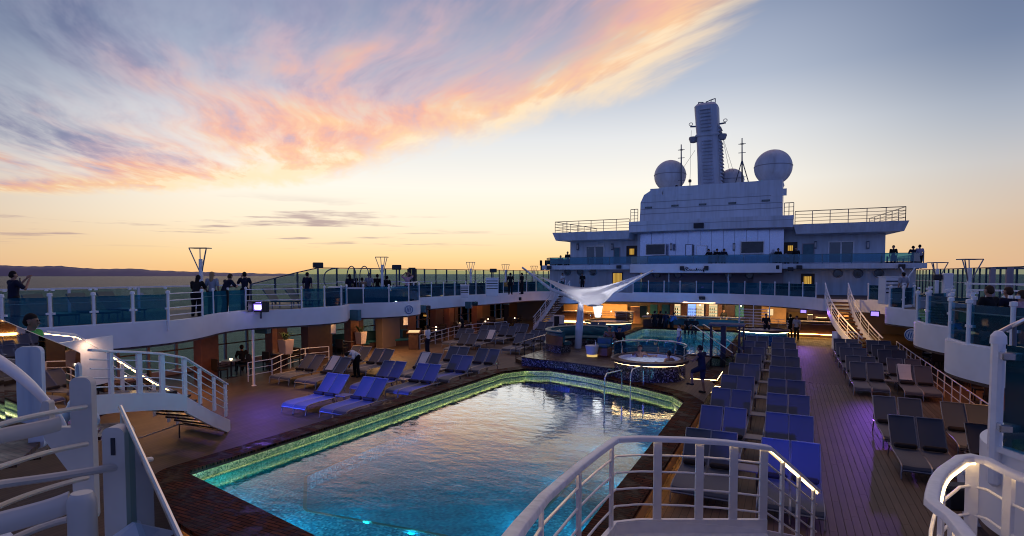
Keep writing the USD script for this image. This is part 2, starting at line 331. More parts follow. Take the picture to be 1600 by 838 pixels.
def water(name, tint, scale, strength, rough=.02, stretch=(1, 1, 1), dist=.05, lo=.105, hi=.275, top=.86):
    """Rippled sheet: clear and tinted looking down, mirror-like at a glancing angle (Fresnel, steepened)."""
    nodes = {'g': ('geometry', {}), 'mp': ('mapping', {'mapping_type': 'point', 'scale': stretch}), 'n': ('noise_texture', {'scale': scale, 'detail': 3., 'roughness': .55, 'distortion': .6}), 'n2': ('noise_texture', {'scale': scale * .32, 'detail': 2.}), 'ad': ('math', {'math_type': 'multiply_add', 'value2': 1.6}),
             'b': ('bump', {'strength': strength, 'distance': dist}), 'fr': ('fresnel', {'IOR': 1.33}), 'mr': ('map_range', {'from_min': lo, 'from_max': hi, 'to_min': .03, 'to_max': top, 'clamp': True}), 't': ('transparent_bsdf', {'color': tint}), 'gl': ('glossy_bsdf', {'color': (1, 1, 1), 'roughness': rough}), 'm': ('mix_closure', {})}
    mat(name, nodes, [('g.position', 'mp.vector'), ('mp.vector', 'n.vector'), ('mp.vector', 'n2.vector'), ('n2.fac', 'ad.value1'), ('n.fac', 'ad.value3'), ('ad.value', 'b.height'), ('b.normal', 'fr.normal'), ('b.normal', 'gl.normal'), ('fr.fac', 'mr.value'), ('mr.result', 'm.fac'), ('t.BSDF', 'm.closure1'), ('gl.BSDF', 'm.closure2')], 'm.closure')
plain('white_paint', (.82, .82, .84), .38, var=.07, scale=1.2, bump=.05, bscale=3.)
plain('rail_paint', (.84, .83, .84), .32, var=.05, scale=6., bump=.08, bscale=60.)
plain('wall_paint', (.62, .68, .77), .42, var=.10, scale=.5, bump=.08, bscale=1.5, streak=True)
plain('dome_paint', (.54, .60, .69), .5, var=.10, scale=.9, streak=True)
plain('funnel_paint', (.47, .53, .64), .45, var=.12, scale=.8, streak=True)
plain('panel_metal', (.46, .50, .62), .22, metal=.8, var=.25, scale=.9, bump=.5, bscale=1.3)
plain('rail_paint_shaded', (.56, .53, .48), .4, var=.08)  # darker copy of rail_paint, near-left shade put into the colour
plain('screen_post', (.045, .07, .09), .5)
plain('counter', (.55, .42, .30), .3)
plain('seam_grey', (.22, .24, .30), .5)
plain('trim_brown', (.06, .030, .028), .5)
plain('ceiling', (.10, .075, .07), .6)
planks('deck_teak', [(.112, .071, .051), (.083, .053, .039), (.016, .011, .009)], .135, 3.6, 'y', .55, .045)
planks('upper_teak', [(.13, .095, .08), (.11, .08, .07), (.03, .02, .02)], .12, 2.4, 'y', .55, .05)
planks('coping_teak', [(.105, .036, .020), (.046, .016, .010), (.006, .003, .002)], .085, .36, 'x', .78, .13, .42, True)
planks('coping_cross', [(.075, .042, .030), (.046, .024, .018), (.010, .006, .005)], .065, .55, 'x', .55, .12, .40)
nodes = {'oi': ('object_info', {}), 'g': ('geometry', {}), 'mp': ('mapping', {'mapping_type': 'point', 'scale': (60, 2.5, 10)}), 'n': ('noise_texture', {'scale': 1., 'detail': 4.}), 'n2': ('noise_texture', {'scale': .7, 'detail': 5.}), 'r': ('rgb_ramp', {'ramp': [(0, (.068, .042, .031)), (.5, (.092, .058, .042)), (1, (.118, .076, .055))]}), 'gr': ('rgb_ramp', {'ramp': [(.3, (.75, .75, .75)), (.7, (1.18, 1.18, 1.18))]}), 'm': ('mix', {'mix_type': 'multiply', 'fac': .8}), 'n2r': ('rgb_ramp', {'ramp': [(.3, (.66, .66, .66)), (.7, (1.22, 1.2, 1.18))]}), 'm2': ('mix', {'mix_type': 'multiply', 'fac': .8}), 'p': ('principled_bsdf', {'roughness': .52, 'specular_ior_level': .45})}
mat('teak_board', nodes, [('oi.random', 'r.fac'), ('g.position', 'mp.vector'), ('mp.vector', 'n.vector'), ('n.fac', 'gr.fac'), ('r.color', 'm.color1'), ('gr.color', 'm.color2'), ('g.position', 'n2.vector'), ('n2.fac', 'n2r.fac'), ('m.color', 'm2.color1'), ('n2r.color', 'm2.color2'), ('m2.color', 'p.base_color')])
plain('caulk', (.018, .014, .013), .7)
mosaic('mosaic_green', [(0, (.10, .20, .13)), (.35, (.24, .40, .22)), (.7, (.42, .55, .30)), (1, (.62, .68, .44))], .03)
mosaic('mosaic_pool', [(0, (.015, .17, .23)), (.4, (.035, .28, .36)), (.75, (.09, .42, .49)), (1, (.36, .64, .68))], .045)
mosaic('mosaic_deep', [(0, (.005, .24, .33)), (.5, (.012, .33, .43)), (1, (.05, .44, .52))], .06)
mosaic('mosaic_navy', [(0, (.013, .011, .013)), (.45, (.028, .024, .028)), (.75, (.085, .074, .082)), (1, (.27, .24, .26))], .045, .2)
mosaic('mosaic_blue', [(0, (.01, .05, .18)), (.5, (.02, .10, .30)), (1, (.06, .22, .45))], .05, .2)
water('pool_water', (.13, .78, .88), 2.6, .20, .015, (1, 1.6, 1), .03)
water('pool_water_far', (.25, .62, .85), 3.2, .22, .02, (1, 1, 1), .03, .1, .6, .6)
plain('tub_water', (.62, .68, .80), .12, var=.25, scale=5., bump=.8, bscale=9.)
nodes = {'g': ('geometry', {}), 'n': ('noise_texture', {'scale': .045, 'detail': 9., 'roughness': .75}), 'b': ('bump', {'strength': 1., 'distance': 3.}), 'p': ('principled_bsdf', {'base_color': (.022, .021, .026), 'roughness': .36, 'specular_ior_level': .04})}
mat('sea', nodes, [('g.position', 'n.vector'), ('n.fac', 'b.height'), ('b.normal', 'p.normal')])
plain('hill', (.16, .13, .19), .9, var=.15, scale=.002)
nodes = {'fr': ('fresnel', {'IOR': 1.5}), 't': ('transparent_bsdf', {'color': (.30, .60, .70)}), 'df': ('diffuse_bsdf', {'color': (.015, .135, .21)}), 'm0': ('mix_closure', {'fac': .15}), 'g': ('glossy_bsdf', {'color': (.9, .95, 1.), 'roughness': .02}), 'm': ('mix_closure', {})}
mat('glass_teal', nodes, [('t.BSDF', 'm0.closure1'), ('df.BSDF', 'm0.closure2'), ('fr.fac', 'm.fac'), ('m0.closure', 'm.closure1'), ('g.BSDF', 'm.closure2')], 'm.closure'); mat('glass_soft', {'t': ('transparent_bsdf', {'color': (.30, .60, .70)}), 'df': ('diffuse_bsdf', {'color': (.02, .14, .21)}), 'm': ('mix_closure', {'fac': .22})}, [('t.BSDF', 'm.closure1'), ('df.BSDF', 'm.closure2')], 'm.closure'); pane('glass_clear', (.62, .78, .78)); nodes = {'t': ('transparent_bsdf', {'color': (.60, .78, .82)}), 'g': ('glossy_bsdf', {'color': (.9, .95, 1.), 'roughness': .03}), 'm': ('mix_closure', {'fac': .04})}
mat('glass_screen', nodes, [('t.BSDF', 'm.closure1'), ('g.BSDF', 'm.closure2')], 'm.closure'); pane('glass_window', (.66, .88, .92), 1.25); pane('glass_near', (.34, .50, .53))
plain('window_dark', (.03, .045, .055), .08, spec=.8)
nodes = {'tc': ('texture_coordinate', {}), 'oi': ('object_info', {}), 'w': ('wave_texture', {'wave_type': 'bands', 'bands_direction': 'x', 'scale': 60., 'distortion': .3}), 'w2': ('wave_texture', {'wave_type': 'bands', 'bands_direction': 'y', 'scale': 60.}), 'ad': ('math', {'math_type': 'add'}), 'b': ('bump', {'strength': .25, 'distance': .002}), 'r': ('rgb_ramp', {'ramp': [(0, (.046, .060, .092)), (1, (.076, .092, .130))]}), 'p': ('principled_bsdf', {'roughness': .62, 'sheen_weight': .2})}
mat('sling_fabric', nodes, [('tc.object', 'w.vector'), ('tc.object', 'w2.vector'), ('w.fac', 'ad.value1'), ('w2.fac', 'ad.value2'), ('ad.value', 'b.height'), ('b.normal', 'p.normal'), ('oi.random', 'r.fac'), ('r.color', 'p.base_color')])
plain('frame_metal', (.30, .30, .33), .35, metal=.8, var=.1)
plain('pillow_brown', (.018, .012, .013), .8, bump=.3, bscale=30.)
plain('table_top', (.20, .17, .17), .4)
plain('steel', (.58, .60, .64), .22, metal=1., var=.06)
plain('dark_steel', (.10, .11, .14), .35, metal=.7)
plain('black_metal', (.015, .015, .018), .45)
plain('wicker', (.022, .017, .016), .75, bump=.6, bscale=60.)
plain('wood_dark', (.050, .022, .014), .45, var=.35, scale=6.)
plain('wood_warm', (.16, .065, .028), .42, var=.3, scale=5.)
plain('panel_beige', (.20, .14, .10), .55, var=.12, scale=2.)
plain('wall_amber', (.48, .28, .12), .6, var=.15)
plain('wall_rose', (.36, .30, .33), .6, var=.12, scale=.8)
plain('teal_vinyl', (.010, .075, .095), .4)
plain('teal_panel', (.018, .13, .15), .45)
plain('screen_teal', (.05, .16, .20), .3)
plain('screen_black', (.008, .009, .012), .12)
plain('planter', (.42, .34, .32), .6)
plain('leaf', (.03, .07, .03), .6, var=.3)
plain('speaker_dark', (.02, .022, .03), .6, bump=.5, bscale=80.)
plain('paper_white', (.60, .58, .55), .6)
plain('towel', (.72, .70, .68), .85, bump=.4, bscale=50.)
plain('canopy_frame', (.62, .63, .68), .35)
nodes = {'g': ('geometry', {}), 'n': ('noise_texture', {'scale': .8, 'detail': 4.}), 'r': ('rgb_ramp', {'ramp': [(.3, (.86, .86, .87)), (.7, (.92, .92, .93))]}), 'd': ('diffuse_bsdf', {}), 't': ('translucent_bsdf', {}), 'm': ('mix_closure', {'fac': .55})}
mat('canopy_fabric', nodes, [('g.position', 'n.vector'), ('n.fac', 'r.fac'), ('r.color', 'd.color'), ('r.color', 't.color'), ('d.BSDF', 'm.closure1'), ('t.BSDF', 'm.closure2')], 'm.closure')
emit('foot_glow', (1., .66, .22), .8); emit('led_rim', (.95, .90, .42), 5.); emit('led_warm', (1., .66, .30), 5.5); emit('led_coping', (1., .46, .10), 13.); emit('led_pool', (.95, .90, .42), 9.); emit('led_tub', (1., .72, .36), 4.)
emit('lamp_violet', (.30, .20, 1.), 1.8); emit('lamp_core', (.75, .68, 1.), 6.); emit('lamp_cool', (.85, .92, 1.), 9.); emit('lamp_white', (.9, .95, 1.), 1.3); emit('pool_lamp', (.35, .85, 1.), 22.)
emit('bar_glow', (1., .70, .36), .95); pass; emit('bar_green', (.35, .8, .6), .5); emit('screen_blue', (.10, .16, 1.), 2.2); emit('screen_pic', (.25, .40, 1.), 1.6); emit('candle', (1., .8, .55), 3.); emit('umber_glow', (1., .42, .12), .10)
nodes = {'g': ('geometry', {}), 'w': ('wave_texture', {'wave_type': 'bands', 'bands_direction': 'x', 'scale': 2.6, 'distortion': 1.5, 'detail': 2.}), 'r': ('rgb_ramp', {'ramp': [(0, (.30, .13, .015)), (.6, (.85, .48, .08)), (1, (1., .66, .16))]}), 'e': ('emission', {'strength': .62})}
mat('door_glow', nodes, [('g.position', 'w.vector'), ('w.fac', 'r.fac'), ('r.color', 'e.color')], 'e.emission')
for nm, c in dict(skin=(.36, .20, .14), skin_dark=(.10, .055, .04), skin_tan=(.24, .13, .09), hair_black=(.012, .010, .010), hair_blond=(.32, .20, .10), hair_brown=(.06, .035, .022), cloth_navy=(.014, .016, .035), cloth_black=(.012, .012, .014), cloth_white=(.74, .74, .76), cloth_grey=(.30, .31, .36), cloth_green=(.08, .42, .09), cloth_pink=(.55, .34, .38), cloth_blue=(.06, .14, .34), cloth_lilac=(.32, .30, .42), cloth_khaki=(.22, .17, .12)).items():
    plain(nm, c, .8 if 'cloth' in nm or 'hair' in nm else .5, spec=.2, var=.15, scale=12., bump=.15 if 'cloth' in nm else 0)
def light_spot(name, pos, target, col, inten, cone=40., soft=.6, radius=.08):
    L = UsdLux.SphereLight.Define(stage, numbered('/World', name)); L.CreateRadiusAttr(radius); L.CreateIntensityAttr(inten); L.CreateColorAttr(Gf.Vec3f(*col)); L.CreateNormalizeAttr(True)
    if cone:
        s_ = UsdLux.ShapingAPI.Apply(L.GetPrim()); s_.CreateShapingConeAngleAttr(cone); s_.CreateShapingConeSoftnessAttr(soft)
    z = np.asarray(pos, float) - np.asarray(target, float); z /= np.linalg.norm(z); x = np.cross((0, 1, 0) if abs(z[1]) < .9 else (1, 0, 0), z); x /= np.linalg.norm(x); y = np.cross(z, x)
    L.AddTransformOp().Set(Gf.Matrix4d(*[float(q) for q in (*x, 0, *y, 0, *z, 0, *pos, 1)])); return L
def light_rect(name, pos, target, w, h, col, inten):
    L = UsdLux.RectLight.Define(stage, numbered('/World', name)); L.CreateWidthAttr(w); L.CreateHeightAttr(h); L.CreateIntensityAttr(inten); L.CreateColorAttr(Gf.Vec3f(*col)); L.CreateNormalizeAttr(True)
    z = np.asarray(pos, float) - np.asarray(target, float); z /= np.linalg.norm(z); x = np.cross((0, 1, 0) if abs(z[1]) < .9 else (1, 0, 0), z); x /= np.linalg.norm(x); y = np.cross(z, x)
    L.AddTransformOp().Set(Gf.Matrix4d(*[float(q) for q in (*x, 0, *y, 0, *z, 0, *pos, 1)])); return L
# ------------------------------------------------------------------ sea and far shore
b = MB(); b.lathe([(r, -33.) for r in (0, 60, 200, 800, 3000, 12000, 60000)], n=96); struct('sea', b, 'sea')
def hills():
    rows, dist = [], 9000.
    prof = [(-400, 405), (-150, 409), (0, 413.5), (30, 416), (60, 415.5), (95, 415.5), (125, 418), (155, 420.5), (180, 419.5), (215, 420), (240, 422), (265, 423.5), (300, 424.3), (345, 426), (400, 427.2), (460, 428.3)]
    xs = np.linspace(-400, 460, 150); ys = np.interp(xs, [q[0] for q in prof], [q[1] for q in prof])
    for k, px in enumerate(xs):
        f = D(px, 428, dist); f[2] = -34; top = (428 - ys[k]) / 870 * dist * 1.04 + 38 + 4 * math.sin(k * 1.7) + 3 * math.sin(k * .61)
        out = (f - EYE) * np.array([1, 1, 0]); out /= np.linalg.norm(out)
        rows.append([f, f + out * 400 + [0, 0, max(1, top * .62)], f + out * 900 + [0, 0, max(1.5, top)], f + out * 2200 + [0, 0, max(1, top * .7)], f + out * 3500])
    struct('hills', MB().quadpatch(np.array(rows).transpose(1, 0, 2)), 'hill', smooth=True)
hills()
def sheet(poly, z):
    v, f = trimesh.creation.triangulate_polygon(poly, engine='earcut'); m_ = trimesh.Trimesh(np.c_[v, np.full(len(v), z)], f, process=False)
    if m_.face_normals[0][2] < 0: m_.invert()
    return m_
# ------------------------------------------------------------------ pool outlines
POOL_IN = Polygon([(-11.23, 7.28), (-10.98, 14.5), (-10.78, 20.9), (-10.2, 22.0), (-9.2, 22.35), (-7.4, 21.75), (-4.9, 20.55), (-3.5, 19.6), (-2.93, 18.6), (-2.90, 14.), (-2.88, 5.6), (-6.0, 6.25)]).buffer(-.12).buffer(.12)
POOL_OUT = POOL_IN.buffer(.60, join_style='mitre').union(Polygon([(-11.5, 6.75), (-9.0, 5.7), (-6, 5.1), (-2.35, 4.7), (-2.35, 6.5), (-7, 7)]))
POOL2_IN = sbox(-9.85, 29.7, -2.95, 43.1).buffer(-.5).buffer(.5)
POOL2_OUT = POOL2_IN.buffer(.55, join_style='mitre')
TUB_C = (-4.95, 22.55); TUB_R = 1.45
# ------------------------------------------------------------------ lido deck: boards laid one by one in front, patterned further off
ZONE = sbox(.62, 7.0, 5.2, 26.5)
deck = MB(); deck.prism(sbox(-25.2, -9, 10.4, 62).difference(POOL_IN.buffer(.25)).difference(POOL2_IN.buffer(.2)).difference(ZONE), -.25, 0.)
lido = struct('lido_deck', deck, 'deck_teak')
part('caulking', MB().box(.62, 7.0, -.25, 5.2, 26.5, -.022), 'caulk', lido)
x = .625
while x < 5.19:
    y = 7.0 + random.uniform(-2.6, 0)
    while y < 26.5:
        a, b_ = max(7.002, y), min(26.498, y + 3.4)
        if b_ - a > .1: part('deck_board', MB().box(x + .004, a + .002, -.022, min(x + .131, 5.198), b_ - .002, random.uniform(-.0008, .0008)), 'teak_board', lido, smooth=False)
        y += 3.4
    x += .135
# ------------------------------------------------------------------ main pool
pool = thing('main_pool', 'large swimming pool with brown teak coping and green mosaic lip, nearest in the picture', 'pool')
part('coping', MB().prism(POOL_OUT.difference(POOL_IN), .395, .455), 'coping_teak', pool)
part('coping_edge', MB().prism(POOL_IN.buffer(.022).difference(POOL_IN), .345, .394).prism(POOL_OUT.difference(POOL_OUT.buffer(-.022)), .355, .394), 'wood_dark', pool)
part('outer_wall', MB().prism(POOL_OUT.buffer(-.052).difference(POOL_OUT.buffer(-.14)), 0., .394), 'wall_amber', pool)
part('rim_wall', MB().prism(POOL_IN.buffer(.16).difference(POOL_IN.buffer(.075)), -.25, .394), 'mosaic_green', pool)
part('gutter_lip', MB().prism(POOL_IN.buffer(.076).difference(POOL_IN.buffer(-.02)), .135, .160), 'mosaic_green', pool)
DEEP = Polygon([tuple(Z(480, 744, -.15)[:2]), tuple(Z(620, 683, -.15)[:2]), (-9.3, 18.5), (-8.2, 19.4), (-5.4, 18.6), (-4.4, 17.2), (-4.35, 9.0), (-5.3, 7.95), tuple(Z(700, 836, -.15)[:2]), (-8.6, 8.05)]).buffer(-.3).buffer(.3)
part('shelf', MB().prism(POOL_IN.buffer(.10).difference(DEEP), -.35, -.16), 'mosaic_pool', pool)
part('step_edge', MB().prism(DEEP.buffer(.07).difference(DEEP), -.159, -.150), 'panel_beige', pool)
part('basin_wall', MB().prism(DEEP.buffer(.08).difference(DEEP.buffer(-.001)), -.50, -.36), 'mosaic_pool', pool)
part('basin_floor', MB().prism(DEEP.buffer(.1), -.7, -.50), 'mosaic_deep', pool)
part('water', MB().quadpatch([[[-11.6, 4.5, .125], [-2.5, 4.5, .125]], [[-11.6, 22.6, .125], [-2.5, 22.6, .125]]]) if False else sheet(POOL_IN.buffer(.07), .125), 'pool_water', pool)
part('led_strip', MB().prism(POOL_IN.buffer(.070).difference(POOL_IN.buffer(.040)), .378, .392), 'led_pool', pool)
part('led_strip', MB().prism(POOL_OUT.buffer(-.025).difference(POOL_OUT.buffer(-.046)), .366, .392), 'led_coping', pool)
for k in range(9):                                                   # lamps in niches of the near and starboard walls, under water
    if k < 4: q, tg = np.array([-10.4 + 2.1 * k, 6.95 - .2 * k + .12, -.06]), np.array([-9.5 + 1.5 * k, 16., -.9])
    else: q, tg = np.array([-2.98, 6.8 + 2.7 * (k - 4), -.06]), np.array([-10., 7.5 + 2.7 * (k - 4), -.9])
    light_rect('pool_lamp_light', q, tg, .5, .12, (.08, .56, .86), 15 if k < 4 else 6)
for k in range(4): light_rect('basin_lamp_light', (-8.2 + 1.05 * k, 8.12, -.40), (-7.8 + .7 * k, 15., -.52), .6, .10, (.03, .58, .85), 9)
for k in range(3): light_rect('basin_lamp_light', (-4.45, 10. + 2.6 * k, -.40), (-8.5, 10.4 + 2.6 * k, -.52), .6, .10, (.03, .58, .85), 9)
# step ladder with hoop rails
def hoop(P0, P1, h, r=.022, drop=.5):
    P0, P1 = np.array(P0, float), np.array(P1, float)
    w = P1 - P0; ts = np.linspace(0, math.pi, 11)
    pts = [P0 - [0, 0, drop]] + [P0 + w * (1 - math.cos(t)) / 2 + [0, 0, h * math.sin(t) ** .7] for t in ts] + [P1 - [0, 0, drop]]
    return MB().tube(pts, r, 8)
lad = thing('pool_ladder', 'steel pool ladder with two hooped handrails at the far corner of the main pool', 'ladder')
for px in (0, 1):
    A = Z(1002 - 34 * px, 603 + 8 * px, .45); B = A + np.array([-.15 - .1 * px, -1.0, -.1])
    part('handrail', MB().tube([A + [0, .3, 0], A + [0, .3, .5], A + [0, .22, .66], A + [0, .05, .72], B + [0, .25, .82], B + [0, .08, .72], B + [0, 0, .5], B + [0, 0, -1.1]], .024, 8), 'steel', lad)
for k in range(3):
    A = Z(1002, 603, .45) + np.array([-.15, -.98, -.45 - .28 * k]); B = Z(968, 611, .45) + np.array([-.25, -.98, -.45 - .28 * k]); part('rung', MB().beam(A, B, .08, .03), 'steel', lad)
# ------------------------------------------------------------------ terrace between the pools
TER = Polygon([(-10.9, 22.9), (-9.9, 22.55), (-8.3, 22.3), (-6.4, 21.7), (-5.2, 22.4), (-5.2, 29.1), (-10.7, 29.1)])
LOW = Polygon([(-4.6, 21.0), (-3.2, 20.1), (-2.35, 18.7), (-2.35, 21.9), (-3.3, 25.0), (-3.3, 29.1), (-5.3, 29.1), (-5.3, 22.0)]).difference(POOL_OUT.buffer(.002))
ter = struct('terrace', MB().prism(TER, .78, .82), 'coping_cross')
part('riser', MB().prism(TER.buffer(-.06), 0., .78), 'mosaic_navy', ter)
part('boards', MB().prism(LOW.difference(TER), .41, .452), 'planks_terrace' if 'planks_terrace' in M else 'deck_teak', ter)
part('base', MB().prism(LOW.difference(TER).buffer(-.05), 0., .41), 'mosaic_navy', ter)
# second pool
p2 = thing('far_pool', 'second swimming pool with green lit rim in front of the bar', 'pool')
part('coping', MB().prism(POOL2_OUT.difference(POOL2_IN), .40, .46), 'coping_teak', p2); part('coping_edge', MB().prism(POOL2_IN.buffer(.022).difference(POOL2_IN), .34, .399), 'wood_dark', p2)
part('outer_wall', MB().prism(POOL2_OUT.buffer(-.1).difference(POOL2_OUT.buffer(-.2)), 0, .39), 'mosaic_green', p2)
part('rim_wall', MB().prism(POOL2_IN.buffer(.16).difference(POOL2_IN.buffer(.075)), -1.3, .399), 'mosaic_green', p2)
part('basin_floor', MB().prism(POOL2_IN.buffer(.1), -1.4, -1.25), 'mosaic_blue', p2)
part('water', sheet(POOL2_IN.buffer(.074), .05), 'pool_water_far', p2)
part('led_strip', MB().prism(POOL2_IN.buffer(.070).difference(POOL2_IN.buffer(.040)), .38, .396), 'led_rim', p2)
for k in range(4): light_rect('pool_lamp_light', (-3.05, 31.5 + 3 * k, -.1), (-9, 32 + 3 * k, -.9), .5, .12, (.10, .42, 1.), 34)
for k, px in enumerate((1008, 1036)):
    A = Yp(px, 535, 29.9); A[2] = .45
    part('handrail', hoop(A, A + [.75 if k else .55, .35, 0], .62, .03, .3), 'steel', p2)
for k in range(3):
    A = Yp(1038, 524 + 6 * k, 30.6); A[2] = .9 - .22 * k; part('rail', MB().tube([A, A + [.9, .5, 0]], .018, 6), 'steel', p2)
# ------------------------------------------------------------------ hot tub
tub = thing('hot_tub', 'round hot tub with blue and white mosaic side, bathers inside, nearest the main pool', 'hot tub', (*TUB_C, 0))
part('mosaic_side', MB().lathe([(1.32, .35), (TUB_R - .04, .42), (TUB_R - .04, 1.06), (TUB_R - .12, 1.06)], n=64), 'mosaic_navy', tub)
part('led_strip', MB().lathe([(TUB_R - .045, 1.062), (TUB_R + .005, 1.062), (TUB_R + .005, 1.098), (TUB_R - .045, 1.098)], n=64), 'led_tub', tub)
part('rim', MB().lathe([(TUB_R - .06, 1.10), (TUB_R + .09, 1.10), (TUB_R + .09, 1.20), (TUB_R - .22, 1.22), (TUB_R - .24, .9)], n=64), 'wood_dark', tub)
part('shell', MB().lathe([(TUB_R - .22, 1.20), (TUB_R - .30, 1.19), (TUB_R - .34, .6)], n=64), 'white_paint', tub)
t_ = MB(); t_.lathe([(0, 1.10), (.5, 1.105), (1.0, 1.10), (TUB_R - .30, 1.10)], n=48); part('water', t_, 'tub_water', tub, smooth=True)
for a0 in range(6):
    pts = [(TUB_R * .99 * math.cos(t), TUB_R * .99 * math.sin(t)) for t in np.linspace(math.radians(-10 + a0 * 33), math.radians(20 + a0 * 33), 6)]
    g_ = MB()
    for (xa, ya), (xb, yb) in zip(pts, pts[1:]): g_.beam((xa, ya, 1.46), (xb, yb, 1.46), .012, .42)
    part('glass_panel', g_, 'glass_teal', tub)
    part('rail_post', MB().tube([(pts[0][0], pts[0][1], 1.2), (pts[0][0], pts[0][1], 1.74)], .018, 6), 'steel', tub)
for z_, r_ in ((1.75, .026), (1.42, .016)):
    part('grab_rail', MB().tube([(TUB_R * 1.0 * math.cos(t), TUB_R * 1.0 * math.sin(t), z_) for t in np.linspace(math.radians(-15), math.radians(195), 40)], r_, 8), 'steel', tub)
light_spot('tub_lamp', (TUB_C[0], TUB_C[1], 2.9), (TUB_C[0], TUB_C[1], 1.1), (.8, .88, 1.), 26, 32, .5)
# ------------------------------------------------------------------ curved banquette on the terrace
BC = Z(905, 548, .82)[:2] + np.array([.1, .7])
bq = thing('curved_banquette', 'curved teal vinyl banquette on a mosaic base below the white canopy mast', 'sofa', (BC[0], BC[1], .82))
arcp = lambda r, a0, a1, z, n=30: [(r * math.cos(t), r * math.sin(t), z) for t in np.linspace(math.radians(a0), math.radians(a1), n)]
part('mosaic_base', MB().sweep(arcp(1.72, 60, 255, .17), rect(.75, .34)), 'mosaic_navy', bq)
part('wood_back', MB().sweep(arcp(1.98, 60, 255, .55), rect(.06, .46)), 'wood_warm', bq)
part('seat', MB().sweep(arcp(1.55, 60, 255, .44), oval(.62, .2, 12)), 'teal_vinyl', bq)
part('backrest', MB().sweep(arcp(1.86, 60, 255, .72), oval(.2, .5, 12)), 'teal_vinyl', bq)
part('top_roll', MB().sweep(arcp(1.92, 60, 255, .97), oval(.28, .12, 12)), 'teal_vinyl', bq)
P = Z(925, 557, .82)
dt_ = thing('drum_table', 'small round drum table with a glowing foot beside the curved banquette', 'table', (P[0], P[1], .82))
part('drum', MB().lathe([(0, .10), (.24, .10), (.30, .45), (.31, .5), (0, .5)], n=24), 'paper_white', dt_); part('foot', MB().lathe([(.24, 0), (.24, .10), (0, .1)], n=24), 'foot_glow', dt_)
part('bottle', MB().lathe([(.03, .5), (.03, .64), (.012, .68), (.012, .74), (0, .74)], (.15, .05, 0), n=10), 'paper_white', dt_)
b2 = thing('corner_armchair', 'squat teal armchair block between the curved banquette and the hot tub', 'armchair', (*Z(942, 556, .82)[:2], .82))
part('seat', MB().box(-.34, -.3, 0, .34, .35, .42, .05), 'wood_warm', b2); part('backrest', MB().box(-.36, .22, .3, .36, .42, .82, .06), 'teal_vinyl', b2); part('cushion', MB().box(-.33, -.32, .40, .33, .22, .54, .05), 'teal_vinyl', b2)
# channel handrails: steps from the deck up to the terrace, port side
def stair_rail(name, label, A, B, h, mat_, nb=3, cat='handrail'):
    t = thing(name, label, cat); A, B = np.array(A, float), np.array(B, float)
    n = max(2, int(np.linalg.norm((B - A)[:2]) / .9) + 1)
    part('handrail', MB().tube([A + [0, 0, h - .12], A + [0, 0, h], B + [0, 0, h], B + (B - A) / np.linalg.norm(B - A) * .12 + [0, 0, h - .05]], .026, 8), mat_, t)
    for k in range(n):
        P = A + (B - A) * k / (n - 1); part('post', MB().tube([P, P + [0, 0, h]], .022, 8), 'black_metal', t)
    for j in range(nb):
        part('bar', MB().tube([A + [0, 0, h * (j + 1) / (nb + 1)], B + [0, 0, h * (j + 1) / (nb + 1)]], .011, 6), 'black_metal', t)
    return t
A0 = Z(806, 566, 0.); B0 = Z(850, 556, .82)
stair_rail('step_handrail', 'dark metal handrail at the steps up to the terrace left of the banquette, nearer one', A0, B0, .95, 'steel')
A1 = Z(831, 556, 0.); B1 = A1 + (B0 - A0)
stair_rail('step_handrail', 'dark metal handrail at the steps up to the terrace left of the banquette, farther one', A1, B1, .95, 'steel')
st = struct('terrace_steps', MB(), 'coping_cross') if False else None
sb_ = thing('terrace_steps', 'short flight of teak steps from the deck up to the terrace', 'steps')
for k in range(4):
    a = A0 + (B0 - A0) * (k + .0) / 4; c = A1 + (B1 - A1) * (k + .0) / 4; a2 = A0 + (B0 - A0) * (k + 1) / 4; c2 = A1 + (B1 - A1) * (k + 1) / 4; z_ = .2 * (k + 1) - .012
    part('tread', MB().prism(Polygon([a[:2], c[:2], c2[:2], a2[:2]]).convex_hull, z_ - .18 if k else 0.0, z_), 'coping_cross', sb_)
# starboard steps with long steel rails and lit treads
A0 = Z(1145, 584, 0.); B0 = Z(1072, 548, .95)
C0 = Z(1122, 600, 0.)
stair_rail('long_handrail', 'long steel handrail sloping down from the far pool to the loungers, nearer one', A0, A0 + [-2.2, 3.2, .9], .95, 'steel', 2)
stair_rail('long_handrail', 'long steel handrail sloping down from the far pool to the loungers, farther one', A0 + [.35, 1.1, 0], A0 + [-1.85, 4.3, .9], .95, 'steel', 2)
ss = thing('lit_steps', 'teak steps with glowing warm nosing beside the hot tub walkway', 'steps')
for k in range(3):
    o_ = np.array([-2.55 - .42 * k, 22.0 + .35 * k]); z_ = .16 * (k + 1) + .001
    part('tread', MB().prism(Polygon([o_, o_ + [1.0, .15], o_ + [1.0, 2.3], o_ + [0, 2.3]]), z_ - .05, z_), 'coping_teak', ss)
    part('riser', MB().prism(Polygon([o_ + [.05, .05], o_ + [.95, .2], o_ + [.95, 2.25], o_ + [.05, 2.25]]), max(0., z_ - .159), z_ - .05), 'mosaic_navy', ss)
    part('nosing_light', MB().beam([*(o_ + [1.004, .18]), z_ - .03], [*(o_ + [1.004, 2.28]), z_ - .03], .012, .035), 'led_warm', ss)
    part('nosing_light', MB().beam([*(o_ + [.02, -.01]), z_ - .03], [*(o_ + [.98, .135]), z_ - .03], .012, .035), 'led_warm', ss)
